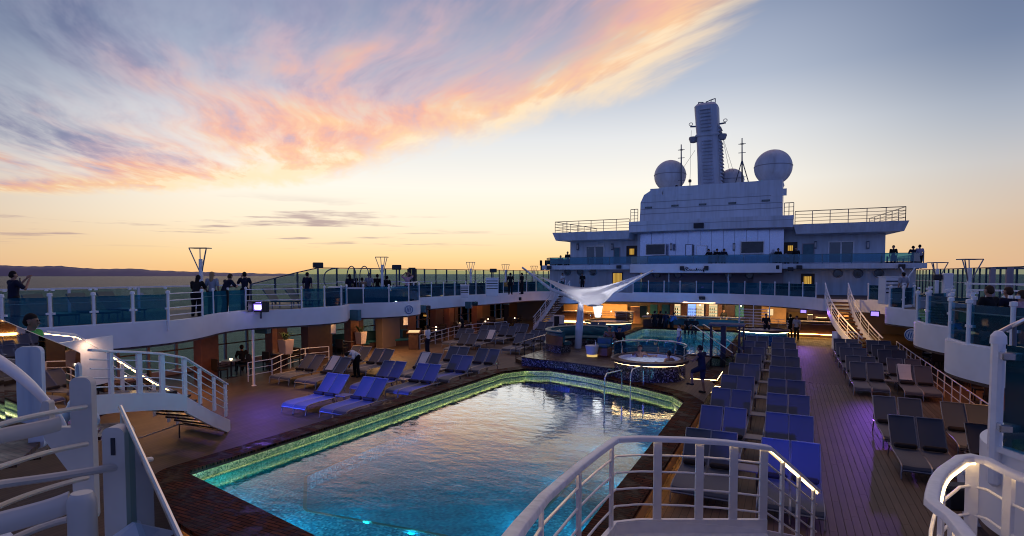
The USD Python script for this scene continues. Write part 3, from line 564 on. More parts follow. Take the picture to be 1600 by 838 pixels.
# ------------------------------------------------------------------ upper deck with its wavy well edge
def xy(px, py, z=2.95): q = Z(px, py, z); return (q[0], q[1])
PORT = [(-13.2, -1.5), (-17.6, 2.6), (-19.3, 5.4), (-19.35, 7.4), (-19.05, 8.4), (-18.8, 9.7), (-18.5, 11.6), (-19.2, 13.3), (-20.2, 14.7), (-20.55, 16.2), (-20.1, 17.3), (-19.55, 18.3), (-19.15, 19.6), (-19.3, 20.8), (-20.0, 21.7), (-20.6, 22.3), (-20.0, 22.9), (-19.35, 23.6), (-18.95, 24.8), (-18.85, 26.0), (-19.2, 26.9), (-20.2, 27.6), (-21.2, 28.4), (-21.35, 29.6), (-21.1, 31.7), (-20.85, 34.6), (-20.45, 38.), (-20.25, 40.9), (-20.2, 43.), (-19.7, 44.8), (-18.6, 45.7), (-17.3, 45.7), (-16.9, 44.6), (-16.75, 42.2), (-16.2, 41.2), (-15.3, 41.1), (-14.75, 42.2), (-14.4, 44.8), (-13.4, 46.0), (-11.5, 46.35)]
STAR = [(-4.9, 46.45), (-1.9, 45.0), (.2, 43.1), (1.6, 41.2), (2.1, 40.0), (3.5, 39.75), (4.3, 39.6), (4.9, 38.8), (5.5, 36.5), (5.6, 33.8), (4.9, 32.7), (4.25, 32.0), (4.15, 31.2), (4.6, 30.2), (5.3, 29.0), (5.4, 25.6), (4.9, 24.2), (4.1, 23.3), (3.72, 22.4), (3.85, 21.2), (4.15, 20.2), (4.8, 19.2), (4.9, 18.3), (4.2, 17.6), (3.6, 17.15), (3.38, 16.5), (3.5, 15.6), (3.85, 14.8), (4.6, 13.6), (5.0, 12.2), (4.9, 10.2), (4.1, 8.9), (2.9, 8.0), (2.05, 7.5), (1.66, 6.85), (1.72, 6.2), (2.3, 5.1), (2.9, 3.0), (2.6, 1.2)]
AFT = [(1.4, .9), (-2.2, .95), (-3.2, 1.25), (-4.2, 1.7), (-5.2, 1.6), (-6.5, .9), (-9.5, -.8)]
def chaikin(P, it=2, closed=False):
    P = np.array(P, float)
    for _ in range(it):
        a, c = (P, np.roll(P, -1, 0)) if closed else (P[:-1], P[1:]); Q = np.stack([.75 * a + .25 * c, .25 * a + .75 * c], 1).reshape(-1, 2); P = Q if closed else np.vstack([P[:1], Q, P[-1:]])
    return P
WELL = Polygon(chaikin(PORT + STAR + AFT, 3, True)).buffer(0)
OUT = Polygon([(-25.3, -12), (10.6, -12), (10.6, 63), (-25.3, 63)])
ud = struct('upper_deck', MB().prism(OUT.difference(WELL.buffer(.03)), 2.93, 2.95), 'upper_teak')
part('fascia', MB().prism(WELL.buffer(.16).difference(WELL), 2.27, 3.02), 'white_paint', ud, smooth=40)
part('fascia_trim', MB().prism(WELL.buffer(.19).difference(WELL.buffer(.012)), 2.20, 2.27), 'trim_brown', ud, smooth=40)
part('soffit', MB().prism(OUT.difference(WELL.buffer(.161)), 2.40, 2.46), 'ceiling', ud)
# the rim profile of the near starboard bay is rounder and deeper
# ------------------------------------------------------------------ glass balustrades along the well edge
def balustrade(label, pts, h=1.02, z=2.95, step=1.15, glass='glass_teal', group=None, post_r=.03, name='glass_balustrade', rail=True, mid=True, z1=None):
    t = thing(name, label, 'balustrade', group=group)
    P = resample(np.array(pts, float), step); L = len(P)
    zs = np.linspace(z, z if z1 is None else z1, L)
    for i in range(L):
        a = P[i]; zz = zs[i]
        po = MB().tube([(a[0], a[1], zz - .25), (a[0], a[1], zz + h)], post_r, 8)
        po.lathe([(0, h + .05), (post_r * 1.5, h + .03), (post_r * 1.6, h - .05), (post_r, h - .06)], (a[0], a[1], zz), 8)
        part('post', po, 'rail_paint', t)
        if i < L - 1:
            c = P[i + 1]; d = (c - a) / np.linalg.norm(c - a); a2, c2 = a + d * .07, c - d * .07; z2 = zs[i + 1]
            part('glass_panel', MB().beam((*a2, (zz + .12 + zz + h - .08) / 2), (*c2, (z2 + .12 + z2 + h - .08) / 2), .014, h - .2), glass, t)
            if rail: part('glass_clip', MB().beam((*a2, zz + h - .26), (*c2, z2 + h - .26), .02, .018), 'screen_teal', t)
            part('toe_rail', MB().beam((*(a + d * .03), zz + .09), (*(c - d * .03), z2 + .09), .05, .035), 'rail_paint', t)
            if mid:
                for e, s_ in ((a, 1), (c, -1)):
                    for hz in (.28, h - .08):
                        q = e + d * s_ * .075; part('glass_clamp', MB().box(q[0] - .035, q[1] - .035, zz + hz + .18, q[0] + .035, q[1] + .035, zz + hz + .24), 'rail_paint', t)
    return t
E_ = lambda L, o=.09: [tuple(np.array(q) + np.array([o if q[0] > -7 else -o, 0])) for q in L]
BAL = [
 ('nearest port bay, curved, before the upper loungers', PORT[2:7], .0), ('short port run below the group at the light post', PORT[7:10], 0.),
 ('second port bay with a lone woman behind', PORT[11:16], 0.), ('third port bay carrying the round emblem', PORT[16:22], 0.),
 ('long port run above the dining windows', PORT[22:30], 0.), ('short port run beside the white curved stairs', PORT[29:32], 0.),
 ('run across the front above the bar, seen through the canopy', [PORT[-1], (-8.4, 46.5), STAR[0], STAR[1], STAR[2], STAR[3]], 0.),
 ('short run right of the twin white stair rails', STAR[6:9], 0.), ('far starboard bay behind the white slatted locker', STAR[9:14], 0.), ('middle starboard bay with tall white posts', STAR[15:22], 0.), ('second nearest starboard bay with a violet lit post', STAR[22:29], 0.)]
for lb, pts, o in BAL:
    near = 'starboard bay' in lb or 'nearest port' in lb
    balustrade('teal glass balustrade, ' + lb, E_(chaikin(pts, 2)), h=1.05, step=1.1 if near else 1.25, post_r=.045 if near else .032, mid=near, glass='glass_soft' if 'light post' in lb else 'glass_teal')
# gate rails between the port bays
for lb, a, c in (('at the end of the nearest port bay', PORT[6], PORT[7]), ('behind the violet floodlight', PORT[9], PORT[11])):
    t = thing('gate_rail', 'white barred gate rail ' + lb, 'railing'); a, c = np.array(a) - [.1, 0], np.array(c) - [.1, 0]
    for z_ in (.25, .5, .75, .98): part('bar', MB().tube([(*a, 2.95 + z_), (*c, 2.95 + z_)], .02, 6), 'rail_paint', t)
# ------------------------------------------------------------------ ship side rails and wind screens
def side_screen(label, x, y0, y1, h, step, mat_='glass_screen', pm='screen_post', ramp=None):
    t = thing('wind_screen', label, 'wind screen'); n = int(round((y1 - y0) / step)); ys = np.linspace(y0, y1, n + 1)
    hh = lambda y: h if ramp is None else np.interp(y, *ramp)
    for i, y in enumerate(ys):
        part('post', MB().box(x - .04, y - .04, 2.95, x + .04, y + .04, 2.95 + hh(y)), pm, t)
        if i < n:
            y2 = ys[i + 1]; g_ = MB(); g_.add([[x + s_ * .008, yy, zz] for s_ in (-1, 1) for yy, zz in ((y + .05, 3.05), (y2 - .05, 3.05), (y2 - .05, 2.9 + hh(y2)), (y + .05, 2.9 + hh(y)))], [[0, 1, 2], [0, 2, 3], [4, 6, 5], [4, 7, 6], [3, 2, 6], [3, 6, 7], [0, 4, 5], [0, 5, 1]])
            part('glass_panel', g_, mat_, t)
            part('top_rail', MB().beam((x, y, 2.95 + hh(y)), (x, y2, 2.95 + hh(y2)), .09, .06), pm, t)
            part('mid_rail', MB().beam((x, y + .04, 4.02), (x, y2 - .04, 4.02), .05, .04), 'rail_paint', t)
    return t
side_screen('low green glass rail with pale top bar along the port ship side, aft', -25.1, 4., 19.6, 1.08, 2.6, pm='rail_paint')
side_screen('tall green glass wind screen with sloping end along the port ship side', -25.1, 20., 62., 2.0, 1.55, ramp=([20, 24.5, 62], [1.1, 2.0, 2.0]))
side_screen('tall green glass wind screen along the starboard ship side', 10.4, 16., 62., 2.0, 1.2)
# ------------------------------------------------------------------ lido level ship sides: windows, pillars, dark inner walls
ww = thing('window_wall', 'port side wall of tall sea windows with dark brown pillars under the upper deck', 'window wall')
ys = np.arange(6., 62., 1.25)
for i, y in enumerate(ys):
    part('mullion', MB().box(-25.2, y - .05, 0, -25.08, y + .05, 2.42), 'wall_rose', ww)
    part('pane', MB().box(-25.15, y + .06, .25, -25.13, y + 1.19, 2.38), 'glass_window', ww)
    part('grab_rail', MB().tube([(-25.0, y, 1.12), (-25.0, y + 1.25, 1.12)], .035, 6), 'panel_beige', ww)
part('sill', MB().box(-25.25, 6, 0, -25.05, 62, .22), 'wall_rose', ww)
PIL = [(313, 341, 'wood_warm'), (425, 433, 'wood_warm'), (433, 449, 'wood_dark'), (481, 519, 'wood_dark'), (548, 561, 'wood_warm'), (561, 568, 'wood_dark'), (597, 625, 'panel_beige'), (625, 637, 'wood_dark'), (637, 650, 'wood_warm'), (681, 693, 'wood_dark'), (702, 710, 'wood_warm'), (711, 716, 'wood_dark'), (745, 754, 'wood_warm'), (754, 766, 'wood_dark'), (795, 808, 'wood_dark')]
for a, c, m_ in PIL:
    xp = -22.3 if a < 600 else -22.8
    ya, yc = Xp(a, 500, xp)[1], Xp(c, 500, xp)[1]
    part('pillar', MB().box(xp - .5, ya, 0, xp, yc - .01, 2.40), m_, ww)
for y in (12.4, 15.2, 18.8, 22., 25.3, 29, 33): pass
sw = thing('inner_wall', 'dark starboard wall and dim cafe windows under the upper deck', 'wall')
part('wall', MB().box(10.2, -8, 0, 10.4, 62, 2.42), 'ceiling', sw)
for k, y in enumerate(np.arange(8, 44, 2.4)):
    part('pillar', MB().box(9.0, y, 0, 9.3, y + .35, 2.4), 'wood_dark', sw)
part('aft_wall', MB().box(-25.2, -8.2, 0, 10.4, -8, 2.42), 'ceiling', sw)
# speaker squares hung on the port fascia
for k, (px, py, w) in enumerate([(407, 509, 24), (553, 493, 16), (658, 483, 11), (731, 477, 10), (790, 472, 9)]):
    dist = {0: 25.0, 1: 28.6, 2: 33., 3: 39., 4: 46.}[k]; P = D(px, py, dist); s_ = w / 870 * dist / 2
    t = thing('square_speaker', ORD[k] + ' square teal speaker from the left on the white port fascia', 'speaker', P, YAW - .35)
    part('cabinet', MB().box(-s_, 0, -s_ * 1.05, s_, .28, s_ * 1.05, .02), 'screen_teal', t); part('grille', MB().box(-s_ * .88, -.012, -s_ * .9, s_ * .88, -.002, s_ * .9), 'screen_teal', t); part('bracket', MB().beam((-.02, .28, 0), (-.2, .62, .1), .06, .06), 'dark_steel', t)
for k, (px, py, dist) in enumerate([(667, 481, 33.3), (742, 474.5, 39.5), (811, 467, 47), (1400, 496, 27.8), (1097, 466, 44.), (1261, 473.5, 41.)]):
    P = D(px, py, dist)
    t = thing('flood_light', ['dark floodlight beside the teal speaker on the long port fascia', 'second dark floodlight on the long port fascia', 'dark floodlight beside the smallest teal speaker', 'grey floodlight on the starboard fascia under the slatted locker', 'small dark lamp on the middle of the front fascia', 'black floodlight on the front fascia right of the bar'][k], 'floodlight', P, YAW)
    s_ = .16 if k != 3 else .2
    part('head', MB().box(-s_ * 1.3, -s_, -s_ * .8, s_ * 1.3, s_, s_ * .8, .03), 'speaker_dark' if k != 3 else 'wall_rose', t); part('lens', MB().box(-s_ * 1.1, -s_ - .008, -s_ * .6, s_ * 1.1, -s_, s_ * .6), 'window_dark', t); part('bracket', MB().beam((0, s_, 0), (0, s_ + .35, .12), .05, .05), 'dark_steel', t)
# round emblems
def emblem(label, P, r, rz):
    t = thing('round_emblem', label, 'emblem', P, rz)
    d_ = MB(); d_.lathe([(0, -.03), (r, -.03), (r, .03), (r * .93, .05), (0, .05)], n=32); m_ = d_.get(); m_.apply_transform(trimesh.transformations.rotation_matrix(math.pi / 2, [1, 0, 0])); part('disc', m_, 'wall_paint', t)
    ring = MB().tube([(r * .8 * math.cos(a), -.055, r * .8 * math.sin(a)) for a in np.linspace(0, 2 * math.pi, 33)[:-1]], r * .07, 6, closed=True); part('ring', ring, 'cloth_blue', t)
    w_ = MB()
    for dx in (-.32, 0., .32): w_.tube([(r * (dx - .12), -.055, -r * .5), (r * (dx - .04), -.055, r * .1), (r * (dx + .1), -.055, r * .52)], [r * .05, r * .08, r * .02], 6)
    part('mark', w_, 'cloth_blue', t)
emblem('round blue and white emblem on the white fascia of the third port bay', D(638.5, 484, 29.9), .26, YAW + .5)
emblem('round blue and white emblem on the nose of the middle starboard fascia', D(1425, 523.5, 19.3), .22, YAW - .9)
# violet floodlight on the port recess
P = D(405, 480, 23.7)
t = thing('violet_floodlight', 'bright violet floodlight glowing on the edge of the port upper deck', 'floodlight', P, YAW - .2)
part('housing', MB().box(-.34, .03, -.22, .34, .22, .24, .03), 'speaker_dark', t); part('lens', MB().box(-.26, -.005, -.14, .26, .025, .13), 'lamp_violet', t); part('core', MB().box(-.20, -.012, -.09, .20, -.006, .08), 'lamp_core', t); part('bar', MB().box(-.16, -.006, .17, .16, .02, .2), 'lamp_violet', t); part('hood', MB().box(-.33, -.30, -.2, -.31, .03, .22).box(.31, -.30, -.2, .33, .03, .22).box(-.33, -.24, .22, .33, .03, .24), 'speaker_dark', t); part('yoke', MB().beam((0, .1, -.22), (0, .1, -.5), .08, .05), 'dark_steel', t)  # hood plates added to keep the lens out of the glass reflections
light_spot('violet_beam', P + np.array([.25, -.25, 0.]), (-13.4, 13.0, .3), (.26, .10, 1.), 80, 46, 1.)
light_spot('violet_beam', P + np.array([.3, -.2, .15]), (-12.9, 17.6, .3), (.12, .10, 1.), 120, 26, 1.)
# ------------------------------------------------------------------ superstructure at the end of the pool well
XZ = lambda px, py, y: (Yp(px, py, y)[0], Yp(px, py, y)[2])
sup = thing('superstructure', 'grey white ship superstructure of three storeys with balconies, portholes and raised centre block', 'building')
WY = 50.0                                        # wall plane of the two upper storeys
xl, xr = XZ(850, 440, 48.6)[0], XZ(1437, 440, 48.6)[0]
# second storey wall, wings and recessed rosy centre
cl, cr = XZ(1000, 430, WY)[0], XZ(1222, 430, WY)[0]
part('wall', MB().box(xl, WY, 2.95, cl, WY + .3, 5.5), 'wall_paint', sup); part('wall', MB().box(cr, WY, 2.95, xr, WY + .3, 5.5), 'wall_paint', sup)
part('wall', MB().box(cl, WY + .6, 2.95, cr, WY + .9, 5.5), 'wall_rose', sup); part('wall', MB().box(cr - 2.1, WY - .6, 2.95, cr + .1, WY + .6, 5.4), 'wall_rose', sup)
part('side_wall', MB().box(xl, WY + .3, 2.95, xl + .3, 66, 5.5), 'wall_paint', sup); part('side_wall', MB().box(xr - .3, WY + .3, 2.95, xr, 66, 5.5), 'wall_paint', sup)
for px in (1045, 1138): x = Yp(px, 430, 47.6)[0]; part('column', MB().tube([(x, 47.6, 2.95), (x, 47.6, 5.4)], .06, 8), 'rail_paint', sup)
for px, py in ((887, 425.5), (907, 425.5), (927, 425.5), (1026, 429.5), (1059, 429.5), (1138, 430), (1171, 430), (1309, 427.5), (1340.5, 427.5), (1373, 427.5)):
    rec = 1000 < px < 1222; y = (WY + .6) if rec else WY; x, z_ = XZ(px, py, y)
    ring = MB().tube([(x + .30 * math.cos(a), y - .03, z_ + .30 * math.sin(a)) for a in np.linspace(0, 2 * math.pi, 21)[:-1]], .055, 6, closed=True); w = part('porthole', ring, 'seam_grey', sup)
    d_ = MB(); d_.lathe([(0, 0), (.29, 0)], n=20); m_ = d_.get(); m_.apply_transform(trimesh.transformations.rotation_matrix(math.pi / 2, [1, 0, 0])); m_.apply_translation([x, y - .035, z_]); part('pane', m_, 'window_dark', w)
def opening(px0, py0, px1, py1, y, frame, fill, name='door', fw=.06, split=0, fill2=None):
    x0, z1 = XZ(px0, py0, y); x1, z0 = XZ(px1, py1, y)
    fr = MB(); fr.box(x0 - fw, y - .07, z0, x0, y + .02, z1 + fw); fr.box(x1, y - .07, z0, x1 + fw, y + .02, z1 + fw); fr.box(x0, y - .07, z1, x1, y + .02, z1 + fw)
    for k in range(split): xs = x0 + (x1 - x0) * (k + 1) / (split + 1); fr.box(xs - fw / 2, y - .06, z0, xs + fw / 2, y + .02, z1)
    o = part(name, fr, frame, sup); part('pane', MB().box(x0, y - .03, z0, x1, y - .012, z1), fill, o); return o
opening(958, 427, 972, 450, WY, 'wood_dark', 'door_glow'); opening(1253, 429, 1271, 452, WY, 'wood_dark', 'wood_dark'); opening(1256, 432, 1268, 444, WY - .04, 'wood_dark', 'door_glow', 'window')
# third storey
W3 = 50.4; w3l, w3r = XZ(891, 374, W3)[0], XZ(1384, 360, W3)[0]; c3l, c3r = XZ(1000, 380, W3)[0], XZ(1225, 380, W3)[0]
part('wall', MB().box(w3l, W3, 5.3, c3l, W3 + .3, 8.3), 'wall_paint', sup); part('wall', MB().box(c3r, W3, 5.3, w3r, W3 + .3, 8.3), 'wall_paint', sup)
part('side_wall', MB().box(w3l, W3 + .3, 5.3, w3l + .3, 64, 8.3), 'wall_paint', sup); part('side_wall', MB().box(w3r - .3, W3 + .3, 5.3, w3r, 64, 8.3), 'wall_paint', sup)
seams = [1000, 1018, 1036, 1056, 1075, 1094, 1112, 1130, 1148, 1166, 1184, 1202, 1225]
for a, c in zip(seams, seams[1:]):
    ya, yc = 49.3 - .7 * math.sin(math.pi * (a - 1000) / 225), 49.3 - .7 * math.sin(math.pi * (c - 1000) / 225); x0, x1 = Yp(a, 380, ya)[0], Yp(c, 380, yc)[0]
    dv = random.uniform(-.05, .05); part('metal_panel', MB().prism(Polygon([(x0 + .012, ya + dv), (x1 - .012, yc - dv), (x1 - .012, yc + .1), (x0 + .012, ya + .1)]), 5.3, 8.75), 'panel_metal', sup, smooth=False)
part('centre_backing', MB().box(c3l, 49.45, 5.3, c3r, W3 + .2, 8.8), 'wall_paint', sup)
opening(917, 386, 943, 414, W3, 'rail_paint', 'window_dark', 'window', .09, 1); opening(1296, 379, 1332, 412, W3, 'rail_paint', 'window_dark', 'window', .09, 1)
opening(960, 388, 968, 412, W3, 'wall_rose', 'screen_teal'); opening(1255, 382, 1271, 412, W3, 'wall_rose', 'screen_teal')
opening(980, 385.5, 994, 412, W3, 'wood_dark', 'wood_dark'); opening(983.5, 389, 991, 398, W3 - .05, 'wood_dark', 'door_glow', 'window'); opening(1225, 380, 1244, 412, W3, 'wood_dark', 'wood_dark'); opening(1231, 384, 1239, 392, W3 - .05, 'wood_dark', 'door_glow', 'window')
opening(1072, 383, 1081, 400, 48.3, 'seam_grey', 'panel_metal'); opening(1089, 385, 1103, 400, 48.25, 'rail_paint', 'panel_metal')
for px in (903, 957, 1049, 1147, 1274, 1356):
    y = W3 - .02 if not 1000 < px < 1225 else 48.45; x, z_ = XZ(px, 386 if px < 1200 else 383, y); l_ = part('wall_lamp', MB().box(x - .09, y - .16, z_ - .3, x + .09, y, z_ + .3), 'dark_steel', sup); part('lamp_glass', MB().box(x - .06, y - .175, z_ - .2, x + .06, y - .162, z_ + .2), 'paper_white', l_)
def tv(px0, py0, px1, py1, lab):
    y = 48.35; x0, z1 = XZ(px0, py0, y); x1, z0 = XZ(px1, py1, y); t = thing('outdoor_screen', lab, 'screen', ((x0 + x1) / 2, y, z0)); w, h = (x1 - x0) / 2, z1 - z0
    part('frame', MB().box(-w - .07, -.02, -.07, w + .07, .2, h + .07), 'rail_paint', t); part('screen', MB().box(-w, -.05, 0, w, -.022, h), 'screen_black', t)
tv(1010, 382.5, 1038.5, 397.5, 'dark switched off outdoor screen on the third storey, left one'); tv(1158.5, 378.5, 1192.5, 395, 'dark switched off outdoor screen on the third storey, right one')
# balcony slabs of the third storey: straight wings, bulging taller centre
B_Y = 47.6; bl, br = Yp(847, 410, B_Y)[0], Yp(1449, 405, B_Y)[0]; ml, mr = Yp(985, 415, B_Y)[0], Yp(1222, 415, B_Y)[0]
zt, zb = XZ(860, 415, B_Y)[1], XZ(860, 421.5, B_Y)[1]
part('balcony_slab', MB().prism(Polygon([(bl, B_Y), (ml, B_Y), (ml, 51), (bl, 62)]), zb, zt), 'wall_paint', sup); part('balcony_slab', MB().prism(Polygon([(mr, B_Y), (br, B_Y), (br, 62), (mr, 51)]), zb, zt), 'wall_paint', sup)
cx_ = [(ml + (mr - ml) * t, B_Y - .15 - 1.0 * math.sin(math.pi * t) ** .6) for t in np.linspace(0, 1, 25)]
part('balcony_slab', MB().prism(Polygon(cx_ + [(mr, 51), (ml, 51)]), zb - .30, zt + .04), 'white_paint', sup, smooth=40)
part('balcony_trim', MB().prism(Polygon([(x, y + .03) for x, y in cx_] + [(mr, 51), (ml, 51)]), zb - .36, zb - .303), 'trim_brown', sup)
bg = thing('balcony_glass', 'long teal glass balcony rail across the third storey of the superstructure', 'balustrade')
path = [(bl, 60), (bl, B_Y + .1), (ml, B_Y + .1)] + [(x, y + .1) for x, y in cx_[1:-1]] + [(mr, B_Y + .1), (br, B_Y + .1), (br, 60)]
PR = resample(path, 1.9); zg = XZ(900, 402.5, B_Y)[1]
for i in range(len(PR)):
    part('post', MB().tube([(*PR[i], zt - .1), (*PR[i], zg + .02)], .03, 6), 'screen_teal', bg)
    if i < len(PR) - 1:
        a, c = PR[i], PR[i + 1]; d = (c - a) / np.linalg.norm(c - a); a2, c2 = a + d * .04, c - d * .04
        part('glass_panel', MB().beam((*a2, (zt + zg) / 2 + .05), (*c2, (zt + zg) / 2 + .05), .02, zg - zt - .12), 'glass_teal', bg); part('top_rail', MB().beam((*a, zg), (*c, zg), .06, .04), 'screen_teal', bg)
# script sign between two small lamps on the centre balcony face
x0, z_ = XZ(1066, 420, 46.35); x1 = XZ(1106, 420, 46.35)[0]
sg = thing('script_sign', 'dark script lettering between two small lamps on the centre balcony face', 'sign', (0, 0, 0)); yy = 46.33
pts = [(.10, .10), (.13, .42), (.18, .5), (.24, .40), (.17, .26), (.20, .14), (.26, .12), (.30, .24), (.33, .12), (.36, .24), (.39, .12), (.43, .2), (.46, .12), (.5, .2), (.53, .12), (.57, .42), (.60, .14), (.64, .24), (.67, .12), (.71, .22), (.74, .12), (.79, .2), (.82, .10), (.86, -.1), (.84, .12), (.9, .46), (.94, .5)]
W_ = x1 - x0; part('lettering', MB().tube([(x0 + W_ * u_, yy - .02, z_ - .22 + .62 * v_) for u_, v_ in spline(pts, 110)], .028, 5), 'cloth_navy', sg)
for px in (1066, 1104): x = XZ(px, 418.5, yy)[0]; part('lamp', MB().box(x - .16, yy - .22, z_ - .16, x + .16, yy - .03, z_ + .2, .03), 'speaker_dark', sg)
for k, (px, py) in enumerate([(858, 418.5), (967, 417.5), (1213, 418), (1249, 418), (1409, 416.5), (1235, 421)]):
    P = Yp(px, py, B_Y - .25); t = thing('flood_light', ['black floodlight at the outer end of the left balcony slab', 'black floodlight near the centre end of the left balcony slab', 'grey floodlight on the right end of the bulging centre balcony', 'black floodlight on the inner end of the right balcony slab', 'black floodlight under the Y post of the right balcony', 'small box light left of the right balcony slab'][k], 'floodlight', P)
    part('head', MB().box(-.2, -.15, -.14, .2, .12, .16, .03), 'speaker_dark', t); part('bracket', MB().beam((0, .12, 0), (0, .3, .05), .05, .05), 'dark_steel', t)
# roof slab with rails
RY = 48.0; rl, rr_ = Yp(863, 364, RY)[0], Yp(1421, 344.5, RY)[0]; rzb, rzt = XZ(1400, 361, RY)[1], XZ(1421, 344.5, RY)[1]; vl, vr = Yp(984, 350, RY)[0], Yp(1240, 345, RY)[0]
for poly in ([(rl, RY), (vl, RY), (vl, 52), (rl + 1.6, 62)], [(vr, RY), (rr_, RY), (rr_ - 1.6, 62), (vr, 52)]):
    v = np.array(poly); m_ = MB(); top = np.c_[v, np.full(4, rzt)]; c_ = v.mean(0); bot = np.c_[v + (c_ - v) * .06, np.full(4, rzb)]; m_.hullpts(np.vstack([top, bot])); part('roof_slab', m_, 'wall_paint', sup, smooth=False)
vis = [(vl + (vr - vl) * t, RY - .25 - .55 * math.sin(math.pi * t) ** .5) for t in np.linspace(0, 1, 25)]
zv0, zv1 = XZ(1110, 358.5, 47.3)[1], XZ(1110, 341, 47.3)[1]
part('visor', MB().prism(Polygon(vis + [(vr, 52), (vl, 52)]), zv0, zv1), 'wall_paint', sup, smooth=40); part('visor_seam', MB().prism(Polygon([(x, y - .012) for x, y in vis] + [(vr, 49), (vl, 49)]), zv1 - .36, zv1 - .33), 'seam_grey', sup)
x, z_ = XZ(1092, 353, 47.15); part('vent_box', MB().box(x - .38, 46.9, z_ - .2, x + .38, 47.4, z_ + .2), 'speaker_dark', sup)
# raised centre block with rounded shoulders and vent slots
BY = 48.6; tl, tr_, zt2 = Yp(1000, 300, BY)[0], Yp(1223, 290, BY)[0], XZ(1110, 288, BY)[1]
sh = Polygon([(tl, zv1 - .1), (tr_, zv1 - .1), (tr_, zt2), (tl + 1.9, zt2), (tl + 1.0, zt2 - .15), (tl + .35, zt2 - .55), (tl + .05, zt2 - 1.2)])
m_ = trimesh.creation.extrude_polygon(sh, 9.0, engine='earcut'); m_.apply_transform(trimesh.transformations.rotation_matrix(math.pi / 2, [1, 0, 0])); m_.apply_translation([0, BY + 9.0, 0]); part('centre_block', m_, 'wall_paint', sup, smooth=40)
for py in (322, 330, 311): z_ = XZ(1110, py, BY)[1]; part('seam', MB().box(tl + .06, BY - .012, z_ - .02, tr_ - .002, BY + .02, z_ + .02), 'seam_grey', sup)
for a, py in ((1008, 325), (1049, 322), (1092, 320), (1138, 318), (1190, 314)): x, z_ = XZ(a, py, BY); part('vent', MB().box(x, BY - .05, z_ - .08, x + .6, BY - .013, z_ + .08), 'window_dark', sup)
for k, (a, py) in enumerate([(1016, 301), (1035, 305), (1062, 300), (1130, 303), (1165, 299), (1205, 302)]): x, z_ = XZ(a, py, BY); part('panel', MB().box(x, BY - .025, z_ - .25, x + 1.1, BY - .002, z_ + .3), 'wall_paint', sup, smooth=False)
def roof_rail(label, p0, p1, n, h=1.0, nb=4):
    t = thing('roof_rail', label, 'railing'); p0, p1 = np.array(p0, float), np.array(p1, float)
    for i in range(n + 1): q = p0 + (p1 - p0) * i / n; part('post', MB().tube([q, q + [0, 0, h]], .028, 5), 'dark_steel', t)
    for j in range(nb): part('bar', MB().tube([p0 + [0, 0, h * (j + 1) / nb], p1 + [0, 0, h * (j + 1) / nb]], .02 if j < nb - 1 else .032, 5), 'dark_steel', t)
roof_rail('dark rail along the front edge of the left roof wing', (rl + .2, RY + .2, rzt), (vl - .1, RY + .2, rzt), 6); roof_rail('dark rail along the outer end of the left roof wing', (rl + .2, RY + .2, rzt), (rl + 1.4, 57, rzt), 6)
roof_rail('dark rail along the front edge of the right roof wing', (vr + .1, RY + .2, rzt), (rr_ - .2, RY + .2, rzt), 6); roof_rail('dark rail along the outer end of the right roof wing', (rr_ - .2, RY + .2, rzt), (rr_ - 1.4, 57, rzt), 6)
roof_rail('short rail beside the left shoulder of the centre block', (vl + .05, RY + .1, zv1), (tl - .05, RY + .1, zv1), 2, 1.1); roof_rail('short ladder rail beside the right side of the centre block', (tr_ + .15, RY + .3, rzt + .4), (tr_ + .8, RY + .3, rzt + .4), 2, 1.3)
# funnel mast
FY = 53.5
def frow(py, a, c): x0, z_ = XZ(a, py, FY); return x0, XZ(c, py, FY)[0], z_
rows = [frow(318, 1089.5, 1127), frow(255, 1088, 1124.5), frow(212, 1086.5, 1122.5), frow(166, 1083, 1120.5)]
fu = thing('funnel_mast', 'tall tapering grey funnel mast with louvred front above the superstructure', 'mast')
def ringpts(x0, x1, z_, k=1., dep=2.4):
    c = (x0 + x1) / 2; w = (x1 - x0) / 2 * k; return [(c + w * np.sign(math.cos(a)) * abs(math.cos(a)) ** .45, FY + dep / 2 + dep / 2 * k * np.sign(math.sin(a)) * abs(math.sin(a)) ** .45, z_) for a in np.linspace(0, 2 * math.pi, 33)]
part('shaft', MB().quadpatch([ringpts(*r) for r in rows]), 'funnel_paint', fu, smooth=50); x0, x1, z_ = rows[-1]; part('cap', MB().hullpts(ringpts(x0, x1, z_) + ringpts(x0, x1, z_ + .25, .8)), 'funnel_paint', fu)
zs = np.linspace(rows[0][2] + .3, rows[-1][2] - .4, 27)
for z_ in zs:
    x0, x1 = [np.interp(z_, [r[2] for r in rows], [r[i] for r in rows]) for i in (0, 1)]; w = x1 - x0
    if abs(z_ - rows[2][2]) < .35: continue
    lv = MB(); lv.hullpts([(x0 + w * .28, FY + .02, z_ + .1), (x0 + w * .70, FY + .02, z_ + .1), (x0 + w * .27, FY - .22, z_ - .06), (x0 + w * .71, FY - .22, z_ - .06), (x0 + w * .28, FY + .02, z_ - .1), (x0 + w * .70, FY + .02, z_ - .1)]); part('louvre', lv, 'funnel_paint', fu, smooth=False)
    if z_ < rows[2][2] + 1: part('side_louvre', MB().hullpts([(x1 - .05, FY + .3, z_ + .12), (x1 - .05, FY + 2., z_ + .12), (x1 + .22, FY + .3, z_ - .1), (x1 + .22, FY + 2., z_ - .1), (x1 - .05, FY + .3, z_ - .12), (x1 - .05, FY + 2., z_ - .12)]), 'funnel_paint', fu, smooth=False)
x0, x1, z_ = rows[2]; part('collar', MB().quadpatch([ringpts(x0, x1, z_ - .12, 1.08), ringpts(x0, x1, z_ + .05, 1.12), ringpts(x0, x1, z_ + .16, 1.02)]), 'funnel_paint', fu)
